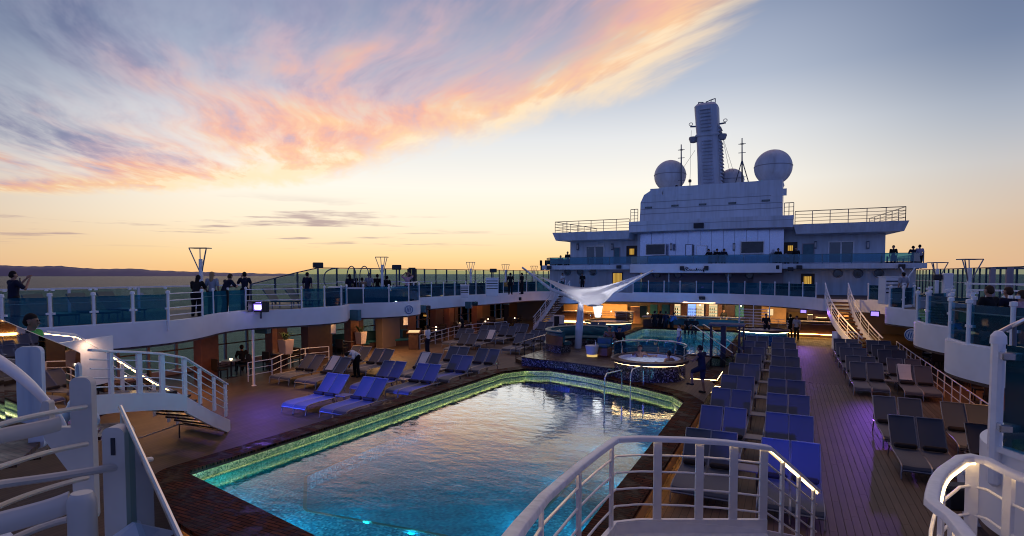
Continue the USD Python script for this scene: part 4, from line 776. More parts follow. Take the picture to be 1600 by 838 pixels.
for sx, x in ((-1, x0), (1, x1)):
    part('radar_pod', MB().lathe([(0, -.5), (.3, -.42), (.42, -.1), (.4, .05), (0, .08)], (x + sx * .25, FY + .6, z_ - .05), 14), 'seam_grey', fu)
    part('bracket_arm', MB().beam((x, FY + .6, z_ + .95), (x + sx * .55, FY + .6, z_ + 1.0), .2, .1), 'dark_steel', fu); part('bracket_ring', MB().tube([(x + sx * (.5 + .16 * math.cos(a)), FY + .6, z_ + 1.22 + .13 * math.sin(a)) for a in np.linspace(0, 2 * math.pi, 15)[:-1]], .03, 5, closed=True), 'dark_steel', fu)
x0, x1, z_ = rows[-1]
for k, (a, c) in enumerate([((x0 + .35, z_ + .2), (x0 + .35, z_ + .5)), ((x0 + .35, z_ + .5), (x0 + .8, z_ + .44)), ((x0 + 1.0, z_ + .2), (x0 + 1.05, z_ + .5)), ((x0 + 1.0, z_ + .42), (x0 + 1.5, z_ + .6)), ((x1 - .65, z_ + .2), (x1 - .6, z_ + .58)), ((x1 - .6, z_ + .58), (x1 - .25, z_ + .66)), ((x1 - .25, z_ + .2), (x1 - .25, z_ + .66))]): part('top_bracket', MB().beam((a[0], FY + .8, a[1]), (c[0], FY + .8, c[1]), .07, .07), 'dark_steel', fu)
for a, c in (((1080, 204), (1078, 285)), ((1086, 235), (1068, 262)), ((1128, 210), (1140, 268)), ((1128, 210), (1146, 268))): part('stay_wire', MB().tube([Yp(*a, FY + .4), Yp(*c, FY + .2)], .014, 4), 'dark_steel', fu)
for k, (px, py, r, y) in enumerate([(1047, 275, 26, 55.), (1143, 282.5, 20, 56.), (1208, 262, 31, 53.)]):
    P = Yp(px, py, y); R_ = r / 870 * float((P - EYE) @ FW) * (.93 if k < 2 else .89)
    t = thing('radar_dome', ['white radar dome left of the funnel mast', 'small radar dome half hidden right of the funnel mast', 'largest radar dome at the right end of the roof'][k], 'radar dome', P)
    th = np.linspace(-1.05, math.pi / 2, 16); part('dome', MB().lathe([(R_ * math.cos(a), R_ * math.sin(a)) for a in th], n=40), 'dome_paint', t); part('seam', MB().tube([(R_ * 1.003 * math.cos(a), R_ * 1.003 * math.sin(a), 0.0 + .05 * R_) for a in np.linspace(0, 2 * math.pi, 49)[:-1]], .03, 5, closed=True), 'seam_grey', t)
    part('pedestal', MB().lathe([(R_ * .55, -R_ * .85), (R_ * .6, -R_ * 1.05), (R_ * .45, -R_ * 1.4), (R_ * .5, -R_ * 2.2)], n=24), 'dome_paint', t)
def antenna(label, px, py0, py1, y, tri):
    B_, T_ = Yp(px, py1, y), Yp(px, py0, y); t = thing('antenna_mast', label, 'antenna'); part('pole', MB().tube([B_, T_], [.09, .05], 6), 'dark_steel', t)
    for f in (.12, .3, .8): q = T_ + (B_ - T_) * f; part('crossarm', MB().beam(q - [.3, 0, 0], q + [.3, 0, 0], .05, .05), 'dark_steel', t)
    q = T_ + (B_ - T_) * .12; part('ring', MB().tube([q + [.16 * math.cos(a), .16 * math.sin(a), 0] for a in np.linspace(0, 6.283, 13)[:-1]], .03, 5, closed=True), 'dark_steel', t)
    if tri:
        q = T_ + (B_ - T_) * .45
        for dx, dy in ((-.62, -.2), (.62, -.2), (0, .6)): part('strut', MB().tube([q, B_ + [dx, dy, 0]], .045, 5), 'dark_steel', t)
antenna('slim antenna mast in front of the left radar dome', 1064.5, 226, 296, 53.8, False); antenna('tripod antenna mast between the two right radar domes', 1159.5, 216, 292, 53.2, True)
for k, (px, py0, py1) in enumerate([(1078, 283, 297), (1057, 292, 298), (1148, 288, 294)]):
    t = thing('signal_lamp', ['small signal lamp post right of the left radar dome', 'small signal lamp at the foot of the left radar dome', 'small signal lamp left of the tripod antenna mast'][k], 'lamp'); B_, T_ = Yp(px, py1, 53), Yp(px, py0, 53); part('post', MB().tube([B_, T_], .05, 6), 'dark_steel', t); part('head', MB().lathe([(.12, -.12), (.15, 0), (.1, .14), (0, .16)], T_, 8), 'speaker_dark', t)
# Y post under the right balcony
B_ = Yp(1418, 484, 45.); T_ = Yp(1418, 435, 45.); yp = thing('y_post', 'white Y shaped lamp post in front of the right end of the superstructure', 'lamp post')
part('pole', MB().tube([B_, T_], .10, 8), 'rail_paint', yp); part('arm', MB().tube([T_, T_ + [-.42, 0, .75]], .05, 6), 'rail_paint', yp); part('arm', MB().tube([T_, T_ + [.42, 0, .75]], .05, 6), 'rail_paint', yp)
# ------------------------------------------------------------------ lido level bar under the superstructure
bar = thing('pool_bar', 'long pool bar with glowing bottle shelves and teal front under the superstructure', 'bar')
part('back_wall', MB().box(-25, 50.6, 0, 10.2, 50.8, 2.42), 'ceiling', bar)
def bx(px0, px1, py0, py1, y, d, m_, name, lb=None, c=0.): x0, z1 = XZ(px0, py0, y); x1, z0 = XZ(px1, py1, y); return part(name, MB().box(x0, y, max(z0, .0), x1, y + d, min(z1, 2.40), c), m_, bar, lb)
bx(1042, 1162, 497, 512, 44.3, .5, 'teal_panel', 'bar_front'); bx(1040, 1163, 494.5, 497.3, 44.05, .8, 'counter', 'counter_top'); bx(1005, 1042, 499, 513, 44.2, .6, 'wood_dark', 'bar_front'); bx(1003, 1043, 494, 497, 44.0, .9, 'counter', 'counter_top')
for a, c, m_ in ((1047, 1054, 'wood_warm'), (1054, 1062, 'bar_glow'), (1064, 1074, 'wood_warm'), (1075, 1086, 'screen_pic'), (1088, 1099, 'bar_glow'), (1103, 1107, 'wood_warm'), (1108, 1120, 'bar_glow'), (1122, 1128, 'wood_warm'), (1132, 1148, 'wood_dark'), (1149, 1162, 'teal_panel')):
    bx(a, c, 475.5, 495, 48.6, .3, m_, 'shelf_bay')
for a, c in ((1054, 1062), (1075, 1099), (1108, 1120)):
    for py in (479.5, 484.5, 489.5): bx(a, c, py, py + .9, 48.3, .3, 'bar_green', 'shelf')
    x0, x1 = XZ(a, 480, 48.4)[0], XZ(c, 480, 48.4)[0]
    for py in (484.4, 489.4, 494.4):
        z_ = XZ(a, py, 48.4)[1]
        for x in np.arange(x0 + .08, x1 - .05, .16):
            h = random.uniform(.17, .25); part('bottle', MB().lathe([(.04, 0), (.04, h * .6), (.014, h * .78), (.014, h), (0, h)], (x, 48.42, z_), 6), random.choice(['wood_warm', 'leaf', 'teal_panel', 'wood_dark', 'umber_glow', 'glass_near']), bar)
bx(985, 1001, 479, 506, 47.5, .3, 'wall_amber', 'wall_panel'); bx(1000, 1010, 478, 497, 47.3, .4, 'leaf', 'wall_panel'); bx(1016, 1027, 476, 491, 48.8, .2, 'teal_panel', 'wall_panel'); bx(1034, 1046, 476, 491, 48.8, .2, 'teal_panel', 'wall_panel')
bx(881, 906, 473, 487, 49.2, .2, 'wall_amber', 'wall_panel'); bx(879, 926, 486, 489, 46.6, .9, 'counter', 'counter_top'); bx(880, 926, 489, 503, 46.9, .5, 'wood_dark', 'bar_front'); bx(879, 985, 503.5, 505, 46.6, .2, 'led_coping', 'foot_light')
bx(906, 980, 474, 498, 49.4, .2, 'wall_amber', 'wall_panel'); bx(962, 986, 489, 503, 46.2, .8, 'wood_warm', 'bar_front'); bx(960, 987, 486.5, 489.2, 46.1, 1., 'counter', 'counter_top')
bx(1190, 1228, 478, 506, 49.3, .2, 'wall_amber', 'wall_panel'); bx(1199.5, 1208, 483, 493, 49.2, .06, 'bar_glow', 'wall_lamp'); bx(1185, 1193, 476.5, 478.5, 48.8, .3, 'bar_glow', 'ceiling_light')
bx(1230, 1312, 501.5, 506, 45.6, .9, 'table_top', 'counter_top'); bx(1230, 1312, 506, 527, 45.9, .6, 'wood_dark', 'bar_front'); bx(1230, 1309, 521.5, 523.6, 45.78, .1, 'led_coping', 'foot_light')
bx(1228, 1312, 476, 500, 49.6, .2, 'wood_dark', 'wall_panel'); bx(1266, 1301, 481.5, 486, 48.6, .15, 'screen_blue', 'blue_sign'); bx(1232, 1262, 488, 497, 49.3, .2, 'umber_glow', 'shelf_bay'); bx(1275, 1292, 496, 499, 46.6, .4, 'paper_white', 'till'); bx(1262, 1270, 492, 501, 46.8, .4, 'paper_white', 'till'); bx(1308, 1326, 484, 500, 48.2, .2, 'wall_amber', 'wall_panel')
for px, py in ((1094, 477), (1158, 478), (1205, 477), (1235, 497), (955, 487), (900, 486), (1012, 490)):
    s_ = trimesh.creation.icosphere(1, .07); s_.apply_translation(Yp(px, py, 47.5)); part('lamp_bulb', s_, 'candle', bar)
light_rect('bar_light', (-4.5, 46.6, 2.35), (-4.5, 46.8, 0), 6, .8, (1., .62, .26), 95); light_rect('bar_light', (-14.5, 47.8, 2.35), (-14.5, 48, 0), 6, .8, (1., .56, .20), 95); light_rect('bar_light', (2.2, 47.2, 2.35), (2.2, 47.4, 0), 4, .8, (1., .58, .24), 75)
# ------------------------------------------------------------------ blue tiled whirlpools flanking the far pool
def whirlpool(label, px, py_rim, r, y, glow):
    P = Yp(px, py_rim, y); h = P[2]; t = thing('whirlpool', label, 'hot tub', (P[0], P[1], 0))
    part('mosaic_side', MB().lathe([(r - .05, 0), (r - .05, h - .18)], n=40), 'mosaic_blue', t); part('led_strip', MB().lathe([(r - .06, h - .18), (r - .01, h - .18), (r - .01, h - .13), (r - .06, h - .13)], n=40), glow, t)
    part('rim', MB().lathe([(r - .06, h - .13), (r + .08, h - .13), (r + .08, h - .01), (r - .25, h), (r - .3, h - .3)], n=40), 'wood_dark', t); part('water', MB().lathe([(0, h - .09), (r - .27, h - .09)], n=40), 'tub_water', t)
    for k in range(5):
        a = math.radians(20 + 35 * k); part('rail_post', MB().tube([(r * math.cos(a), r * math.sin(a), h), (r * math.cos(a), r * math.sin(a), h + .55)], .02, 6), 'steel', t)
    for zz in (.22, .38, .55): part('rail_bar', MB().tube([(r * math.cos(a), r * math.sin(a), h + zz) for a in np.linspace(math.radians(10), math.radians(170), 20)], .016, 6), 'steel', t)
whirlpool('blue tiled whirlpool on the port side of the far pool below the canopy', 951, 500.5, 1.9, 44.2, 'led_tub'); whirlpool('blue tiled whirlpool with barred rail on the starboard side of the far pool', 1192, 513.5, 1.55, 40.4, 'led_pool')
P = Yp(1207, 512, 41.5); t = thing('barred_screen', 'white barred screen standing on the rim of the starboard whirlpool', 'railing', (P[0] - 2.1, P[1], P[2]))
for k in range(6): part('bar', MB().tube([(0, 0, .2 + .2 * k), (1.9, 0, .2 + .2 * k)], .02, 5), 'rail_paint', t)
for x in (0, .9, 1.9): part('post', MB().tube([(x, 0, 0), (x, 0, 1.5)], .035, 6), 'rail_paint', t)
for k, (px, c) in enumerate([(977, 'cloth_blue'), (1148, 'lamp_violet')]): pass
# dark pergola frame beside the far pool
P = Z(1108, 553, 0.0); fr = thing('bar_table', 'tall dark bar table on black posts at the right edge of the far pool', 'bar table')
X0, X1 = Yp(1110, 510, 29.4)[0], Yp(1164, 510, 29.4)[0]
zt3 = Yp(1135, 505.5, 29.4)[2]
part('top', MB().box(X0 - .05, 28.9, zt3 - .10, X1, 29.9, zt3, .02), 'dark_steel', fr)
for a, w in ((1112, .09), (1131, .24), (1156, .10), (1162.5, .09)): x = Yp(a, 520, 29.4)[0]; part('post', MB().box(x - w / 2, 29.1, 0, x + w / 2, 29.3, zt3 - .1), 'black_metal', fr)
# ------------------------------------------------------------------ forward staircases
def stairs(label, top, bot, width, ztop, n=14, curve=0., stringer='white_paint', tread='coping_cross', lit=False):
    t = thing('staircase', label, 'staircase'); top, bot = np.array(top, float), np.array(bot, float); d = (bot - top); L = np.linalg.norm(d); d /= L; s_ = np.array([d[1], -d[0]])
    ctr = lambda u: top + d * L * u + s_ * curve * math.sin(math.pi * u); zz = lambda u: ztop * (1 - u)
    us = np.linspace(0, 1, n + 1)
    def edge(u, w): e = 1e-3; tg = ctr(u + e) - ctr(u - e); tg /= np.linalg.norm(tg); return ctr(u) + np.array([tg[1], -tg[0]]) * w
    for k in range(n):
        a, c = edge(us[k], -width / 2), edge(us[k], width / 2); e, g = edge(us[k + 1], width / 2), edge(us[k + 1], -width / 2); z_ = zz(us[k + 1]) + ztop / n * .55
        part('tread', MB().prism(Polygon([a, c, e, g]).convex_hull, z_ - .05, z_), tread, t)
        part('riser', MB().beam((*((g + edge(us[k + 1], -width / 2)) / 2), z_ - .06), (*e, z_ - .06), .02, .08), 'wood_warm' if lit else 'wood_dark', t)
    for w in (-width / 2, width / 2):
        P = [np.array([*edge(u, w), zz(u) + .12]) for u in np.linspace(0, 1, 17)]
        part('stringer', MB().sweep(P, rect(.06, .42)), stringer, t)
        part('handrail', MB().tube([p + [0, 0, .95] for p in P], .038, 8), 'rail_paint', t)
        for q in (.3, .5, .7): part('bar', MB().tube([p + [0, 0, q] for p in P], .014, 6), 'rail_paint', t)
        for i in range(0, 17, 3): part('post', MB().beam(P[i], P[i] + [0, 0, .95], .07, .03), 'rail_paint', t)
    return t
T0 = Z(1318, 470, 2.95); B0 = Z(1363, 552, 0)
stairs('curved white staircase with warm lit treads on the starboard side', (2.75, 39.9), (4.25, 35.9), 1.25, 2.95, 14, .35, lit=True)
light_spot('stair_lamp', (2.6, 35.4, 2.6), (3.5, 37.6, 1.4), (1., .55, .16), 60, 50, .6)
stairs('white staircase with open rails on the port side, left of the canopy', (-15.8, 41.3), (-18.5, 41.9), 1.2, 2.95, 14, .2)
# slatted lockers and drinks cabinets
def locker(label, P, w, h, d, rz=0., slats=4):
    t = thing('slatted_locker', label, 'locker', P, rz); part('body', MB().box(-w / 2, 0, 0, w / 2, d, h, .02), 'white_paint', t)
    for k in range(slats): part('slat_gap', MB().box(-w * .46, -.012, h * (.42 + .14 * k), w * .46, -.002, h * (.42 + .14 * k) + .06), 'speaker_dark', t)
    part('cap', MB().box(-w / 2 - .03, -.03, h, w / 2 + .03, d + .03, h + .06), 'rail_paint', t)
P = D(1397, 482, 30.); locker('white slatted locker on the starboard upper deck beside the man with his back turned', (P[0], P[1], 2.95), 1.0, 1.45, .6, YAW)
P = D(769, 463, 41.); locker('white slatted locker on the port upper deck near two standing men', (P[0], P[1], 2.95), .9, 1.3, .6, YAW)
P = D(726, 466, 38.); locker('small white slatted box on the port upper deck left of the taller locker', (P[0], P[1], 2.95), .55, .85, .4, YAW)
def cabinet(label, P, w, h, rz):
    t = thing('towel_station', label, 'cabinet', P, rz); part('body', MB().box(-w / 2, 0, 0, w / 2, .6, h, .02), 'white_paint', t); part('opening', MB().box(-w * .08, -.012, .06, w * .2, -.002, h * .93), 'speaker_dark', t)
    for k in range(6): part('slat', MB().box(-w * .46, -.03, h * (.08 + .15 * k), -w * .12, -.002, h * (.15 + .15 * k)), 'rail_paint', t); part('slat', MB().box(w * .24, -.03, h * (.08 + .15 * k), w * .46, -.002, h * (.15 + .15 * k)), 'rail_paint', t)
P = Z(868, 512, 0.); cabinet('pale slatted towel station at the foot of the port white staircase', (P[0], P[1], 0), 1.5, 1.05, YAW); P = Z(1323, 548, 0.); cabinet('pale slatted towel station left of the starboard staircase', (P[0], P[1], 0), 1.15, 1.1, YAW)
# ------------------------------------------------------------------ white tensile canopy
CY = 27.5
A_, B_c, C_, D_c = D(816, 419, 29.5), D(1021, 423, 31.), D(922, 480, 26.6), D(922, 468, 33.)
D_c[2] = 3.0
can = thing('canopy', 'white tensile saddle canopy on a raking mast over the terrace', 'canopy')
top_ = [(822, 424, 29.2), (846, 433, 29.0), (860, 437.5, 28.9), (884, 445.5, 28.8), (908, 449, 28.7), (931, 448.7, 28.8), (955, 444, 29.1), (979, 436.6, 29.5), (997, 430.6, 29.9), (1017, 424, 30.4)]
low_ = [(822, 424.6, 29.2), (850, 435.5, 28.9), (870, 448, 28.5), (890, 460.5, 28.2), (911, 475.5, 28.0), (938, 476.5, 28.1), (958, 458.5, 28.7), (979, 445.5, 29.2), (997, 435, 29.7), (1017, 425, 30.4)]
TE = spline([D(*q) for q in top_], 49); LE = spline([D(*q) for q in low_], 49); BE = LE + np.array([F0 * 1.7 * math.sin(math.pi * k / 48) ** .7 for k in range(49)])
G = [LE + (TE - LE) * t_ + F0 * (-.10 * math.sin(math.pi * t_)) * np.sin(np.linspace(0, math.pi, 49))[:, None] for t_ in np.linspace(0, 1, 9)] + [TE + (BE - TE) * t_ for t_ in np.linspace(.12, 1, 8)]
for e_ in (0, -1): part('cable', MB().tube([TE[e_], (A_, B_c)[e_]], .02, 5), 'dark_steel', can)
C_ = D(925, 477, 28.1)
part('membrane', MB().quadpatch(G), 'canopy_fabric', can, smooth=True)
MT, MBp = D(905, 470, 28.3), D(903, 528, 28.3); MBp = np.array([*MBp[:2], .8]); MT = np.array([MBp[0] + .12, MBp[1] + .1, MT[2]])
part('mast', MB().tube([MBp, (MBp + MT) / 2, MT], [.17, .19, .13], 16), 'canopy_frame', can)
for Q in (A_, B_c): part('arm', MB().tube([MT, MT + (Q - MT) * .5 + [0, 0, -.28], Q + [0, 0, .03]], [.11, .085, .05], 10), 'canopy_frame', can)
part('ring', MB().tube([C_ + [.22 * math.cos(a), .22 * math.sin(a), -.03] for a in np.linspace(0, 6.283, 21)[:-1]], .035, 6, closed=True), 'dark_steel', can)
P = D(934, 496, 29.5); lt = thing('cone_lamp', 'glowing white cone lamp hanging below the low point of the canopy', 'lamp', P)
part('shade', MB().lathe([(.14, 0), (.27, .62), (.25, .64), (.12, .02)], n=20), 'lamp_white', lt); part('rim', MB().tube([(.27 * math.cos(a), .27 * math.sin(a), .63) for a in np.linspace(0, 6.283, 21)[:-1]], .02, 5, closed=True), 'dark_steel', lt); part('stem', MB().tube([(0, 0, .6), C_ - P], .02, 5), 'dark_steel', lt)
light_spot('canopy_lamp', D(945, 520, 23.5), D(922, 444, 28.7), (.97, .93, 1.), 430, 15, .8); light_spot('canopy_lamp', P + np.array([-.2, 1.0, .2]), P + np.array([-.6, .6, 3.]), (.97, .94, 1.), 60, 80, .6)
for k in range(9):
    for x_, z0_, z1_ in ((xl + 1.2 + k * 1.05, 2.95, 5.0), (cr + .6 + k * .95, 2.95, 5.0)):
        if x_ < cl - .2 or x_ > cr: part('weld_seam', MB().box(x_, WY - .006, z0_, x_ + .03, WY + .02, z1_), 'wall_paint', sup)
# ------------------------------------------------------------------ white staircase balustrades in front
def flat_rail(t, HR, posts_at, drop, nb, rail=(.10, .065), post=(.13, .03), led=True, ledr=.008, z_led=-.020, bright=0, bars_r=.014, curb=True, curb_h=.10):
    """HR: 3D handrail path; posts_at: path parameters 0..1 (by length); drop: rail height above the curb."""
    HR = resample(HR, .12); s_ = np.r_[0, np.cumsum(np.linalg.norm(np.diff(HR, axis=0), axis=1))]; s_ /= s_[-1]
    at = lambda u: np.array([np.interp(u, s_, HR[:, i]) for i in range(3)])
    w_, h_ = rail[0] / 2, rail[1] / 2; pf = [(w_, -h_), (w_, h_ * .2), (w_ * .86, h_ * .7), (w_ * .5, h_), (-w_ * .5, h_), (-w_ * .86, h_ * .7), (-w_, h_ * .2), (-w_, -h_), (-w_ * .72, -h_), (-w_ * .72, -h_ * .3), (w_ * .72, -h_ * .3), (w_ * .72, -h_)]
    part('handrail', MB().sweep(HR, pf), 'rail_paint', t)
    if led: part('led_strip', MB().tube(HR + [0, 0, z_led], ledr, 5), 'led_warm', t)
    if bright: part('led_strip', MB().tube(HR[int(len(HR) * bright):] + [0, 0, z_led - .022], .014, 6), 'led_warm', t)
    for k in range(nb): part('bar', MB().tube(HR - [0, 0, drop * (k + 1) / (nb + 1)], bars_r, 8), 'rail_paint', t)
    for u in posts_at:
        p = at(u); q = at(min(1, u + .004)) - at(max(0, u - .004)); q[2] = 0; q /= np.linalg.norm(q)
        part('post', MB().beam(p - [0, 0, .03], p - [0, 0, drop + .02], post[1], post[0], up=q), 'rail_paint', t)
    if curb: part('curb', MB().sweep(HR - [0, 0, drop + curb_h / 2], rect(.06, curb_h)), 'rail_paint', t)
    return HR
def params(HR, pxs):
    H = resample(HR, .05); s_ = np.r_[0, np.cumsum(np.linalg.norm(np.diff(H, axis=0), axis=1))]; s_ /= s_[-1]; X = np.array([px_of(h)[0] for h in H])
    return [float(s_[np.argmin(abs(X - p))]) for p in pxs]
HRC = [D(745, 930, 2.35), D(790, 852, 2.9), D(812, 822, 3.4), D(850, 777, 4.6), D(900, 733, 5.8), D(935, 706, 6.6), D(962, 687, 7.22), D(1000, 685, 7.3), D(1070, 687, 7.3), D(1130, 691, 7.3), D(1200, 699, 7.3), D(1240, 734, 8.0), D(1277, 767, 8.75)]
t = thing('stair_balustrade', 'white balustrade with warm glowing strip under its handrail, front centre', 'balustrade')
flat_rail(t, HRC, params(HRC, [846, 904, 956, 1027, 1091, 1146, 1194, 1222, 1249, 1271]), 1.10, 4, bright=.83, post=(.105, .03))
# landing and the flight down to the deck
H0 = [np.array(q) for q in HRC[5:11]]; LZ = float(HRC[8][2]) - 1.10 - .24
Lp = [tuple(q[:2]) for q in H0] + [(.95, 7.05), (1.25, 6.3), (1.2, 4.2), (-1.9, 4.2)]
SIDE = [np.array([*q[:2], LZ + .11]) for q in HRC[3:11]]
lg = thing('front_staircase', 'white front staircase with teak treads between the two glowing balustrades', 'staircase')
part('landing', MB().prism(Polygon(Lp).buffer(-.02), LZ - .12, LZ), 'coping_cross', lg); part('side_plate', MB().sweep(SIDE, rect(.05, .34)), 'rail_paint', lg); part('inner_ledge', MB().sweep([q - [0, 0, .03] + np.array([.04, -.12, 0]) for q in SIDE[1:]], rect(.22, .05)), 'rail_paint', lg)
a0, a1 = HRC[10][:2], HRC[12][:2] + (HRC[12][:2] - HRC[10][:2]) * .35; dd = (a1 - a0) / 9; wv = np.array([1.15, -.33]); dz = LZ / 9
for k in range(9):
    p = a0 + dd * k; z_ = LZ - dz * (k + 1) + .004
    part('tread', MB().prism(Polygon([p, p + wv, p + wv + dd * 1.05, p + dd * 1.05]), z_ - .04, z_), 'coping_cross', lg)
    part('riser', MB().beam((*(p + dd * .02), z_ + dz / 2 - .03), (*(p + wv + dd * .02), z_ + dz / 2 - .03), .02, dz - .06), 'rail_paint', lg)
S_ = [np.array([*(a0 - np.array([.03, 0]) + (a1 - a0) * u), LZ * (1 - u) - .04]) for u in np.linspace(0, 1, 8)]
part('stringer', MB().sweep(S_, rect(.05, .34)), 'rail_paint', lg); part('stringer', MB().sweep([q + [*wv, 0] for q in S_], rect(.05, .34)), 'rail_paint', lg)
for k in range(8):
    z_ = LZ + dz * (k + 1) - .02; part('upper_tread', MB().box(-1.75, 4.2 - .3 * (k + 1), z_ - .05, 1.15, 4.2 - .3 * k + .02, z_), 'coping_cross', lg)
# U-shaped rail end on the right
HRR = [Z(px, py, 3.12) for px, py in [(1650, 768), (1600, 747), (1562, 730), (1528, 716), (1515, 714.5), (1498, 719), (1475, 736), (1461, 757), (1456, 777), (1462, 792), (1476, 800), (1490, 812), (1507, 833), (1535, 868)]]
HRR = spline(HRR, 60); t = thing('stair_balustrade', 'white rail end that loops round with a glowing strip under it, lower right corner', 'balustrade')
hs = np.r_[0, np.cumsum(np.linalg.norm(np.diff(HRR, axis=0), axis=1))]; hs /= hs[-1]; hx = np.array([px_of(h) for h in HRR]); top_ = np.argmin(hx[:, 1])
def u_at(px, far): i = [j for j in range(len(HRR)) if (j <= np.argmin(hx[:, 0])) == far]; return float(hs[i[int(np.argmin(abs(hx[i, 0] - px)))]])
flat_rail(t, HRR, [u_at(1527, True), u_at(1474, True), u_at(1489, False), u_at(1505, False), u_at(1580, True)], .93, 3, rail=(.085, .05), curb=False, bars_r=.012, post=(.085, .03))
ctr_ = HRR[[int(np.argmin(abs(hs - u_at(1474, True)))), -1]].mean(0); ins = []
for i in range(int(np.argmin(abs(hs - u_at(1524, True)))), len(HRR)):
    d_ = HRR[min(i + 1, len(HRR) - 1)] - HRR[i - 1]; n_ = np.array([d_[1], -d_[0], 0]); n_ /= np.linalg.norm(n_); n_ *= np.sign(n_ @ (ctr_ - HRR[i]) + 1e-9); ins.append(HRR[i] + n_ * .045 - [0, 0, .034])
part('led_strip', MB().tube(ins, .012, 6), 'led_warm', t)
# near starboard bay: tall posts, glass, sloping black rail
Pn = [Z(1553, 716, 2.95)[:2], np.array([2.15, 5.45]), np.array([2.6, 4.5]), np.array([3.0, 3.2])]
t = thing('glass_balustrade', 'big teal glass balustrade with white round topped post at the right edge, nearest starboard bay', 'balustrade')
for i, q in enumerate(Pn):
    part('post', MB().box(q[0] - .045, q[1] - .06, 2.7, q[0] + .045, q[1] + .06, 4.02, .03), 'rail_paint', t); part('post_head', MB().lathe([(.02, 3.98), (.062, 3.98), (.058, 4.05), (.03, 4.09), (0, 4.1)], (q[0], q[1], 0), 14), 'rail_paint', t)
    for zz in (3.22, 3.85): part('clamp', MB().box(q[0] - .01, q[1] - .16, zz, q[0] + .09, q[1] - .05, zz + .07, .01), 'steel', t)
    if i < len(Pn) - 1:
        c = Pn[i + 1]; d = (c - q) / np.linalg.norm(c - q)
        part('glass_panel', MB().beam((*(q + d * .09), 3.52), (*(c - d * .09), 3.52), .014, .92), 'glass_teal', t); part('toe_rail', MB().beam((*(q + d * .05), 3.05), (*(c - d * .05), 3.05), .06, .05), 'rail_paint', t)
B_ = D(1553, 523, 5.35)
bk = thing('sloping_handrail', 'polished dark handrail sloping up from the tall white post at the right edge', 'handrail'); part('rail', MB().tube([B_ - [0, 0, .28], B_ - [0, 0, .02], B_ + [.02, -.04, .02], D(1580, 510, 5.3), D(1602, 500, 5.2), D(1660, 476, 5.0)], .022, 8), 'steel', bk); part('post', MB().tube([D(1585, 508, 5.3), D(1585, 560, 5.3)], .018, 6), 'dark_steel', bk)
# ------------------------------------------------------------------ port staircase, mirrored further off
HRL = [D(140, 547, 10.9), D(172, 549, 11.6), D(216, 550.5, 12.2), D(253, 553, 12.8), D(288, 559, 13.4), D(320, 579, 14.5), D(355, 600.5, 15.9)]
t = thing('stair_balustrade', 'white barred balustrade curving down to the lido deck left of the main pool', 'balustrade')
flat_rail(t, HRL, params(HRL, [172.7, 216, 253.4, 288.3, 312, 334, 351.6]), .93, 4, led=False, post=(.12, .05), rail=(.08, .05), curb=False)
ps = thing('port_staircase', 'white curving staircase from the port upper deck down to the lido deck', 'staircase')
part('stringer', MB().sweep([q - [0, 0, 1.10] for q in HRL[:5]] + [D(290, 633, 13.5), D(330, 655, 15.0), D(358, 667, 16.4)], rect(.07, .40)), 'white_paint', ps)
HLo = [D(70, 519, 11.6), D(117, 524, 12.4), D(175, 556, 13.4), D(240, 597, 15.2), D(275, 614, 16.3), D(300, 628, 17.2)]
t2 = thing('stair_balustrade', 'far side balustrade of the port staircase with glowing handrail', 'balustrade')
flat_rail(t2, HLo, params(HLo, [118, 190, 240, 262, 276]), .93, 3, ledr=.02, z_led=-.03, curb=False)
LZl = float(HRL[3][2]) - .95
lp = Polygon([q[:2] for q in HRL[:5]] + [HLo[2][:2], HLo[1][:2], HLo[0][:2]]).buffer(0).buffer(-.1); part('landing', MB().prism(lp, LZl - .14, LZl), 'coping_cross', ps)
i0, i1, o0, o1 = HRL[4][:2], D(360, 668, 16.5)[:2], HLo[2][:2], HLo[4][:2] + np.array([-.4, .9])
for k in range(9):
    f0, f1 = k / 9, (k + 1) / 9; z_ = LZl * (1 - f1) + .01
    part('tread', MB().prism(Polygon([i0 + (i1 - i0) * f0, o0 + (o1 - o0) * f0, o0 + (o1 - o0) * f1, i0 + (i1 - i0) * f1]).convex_hull, z_ - .05, z_), 'coping_cross', ps)
part('parapet', MB().prism(LineString([HLo[0][:2], HLo[1][:2], HLo[2][:2]]).buffer(.03), LZl + .2, HLo[1][2] - .12), 'rail_paint', ps)
light_spot('stair_lamp', D(150, 535, 12.6), D(130, 580, 12.8), (1., .6, .36), 2.6, 80, .8, .05)
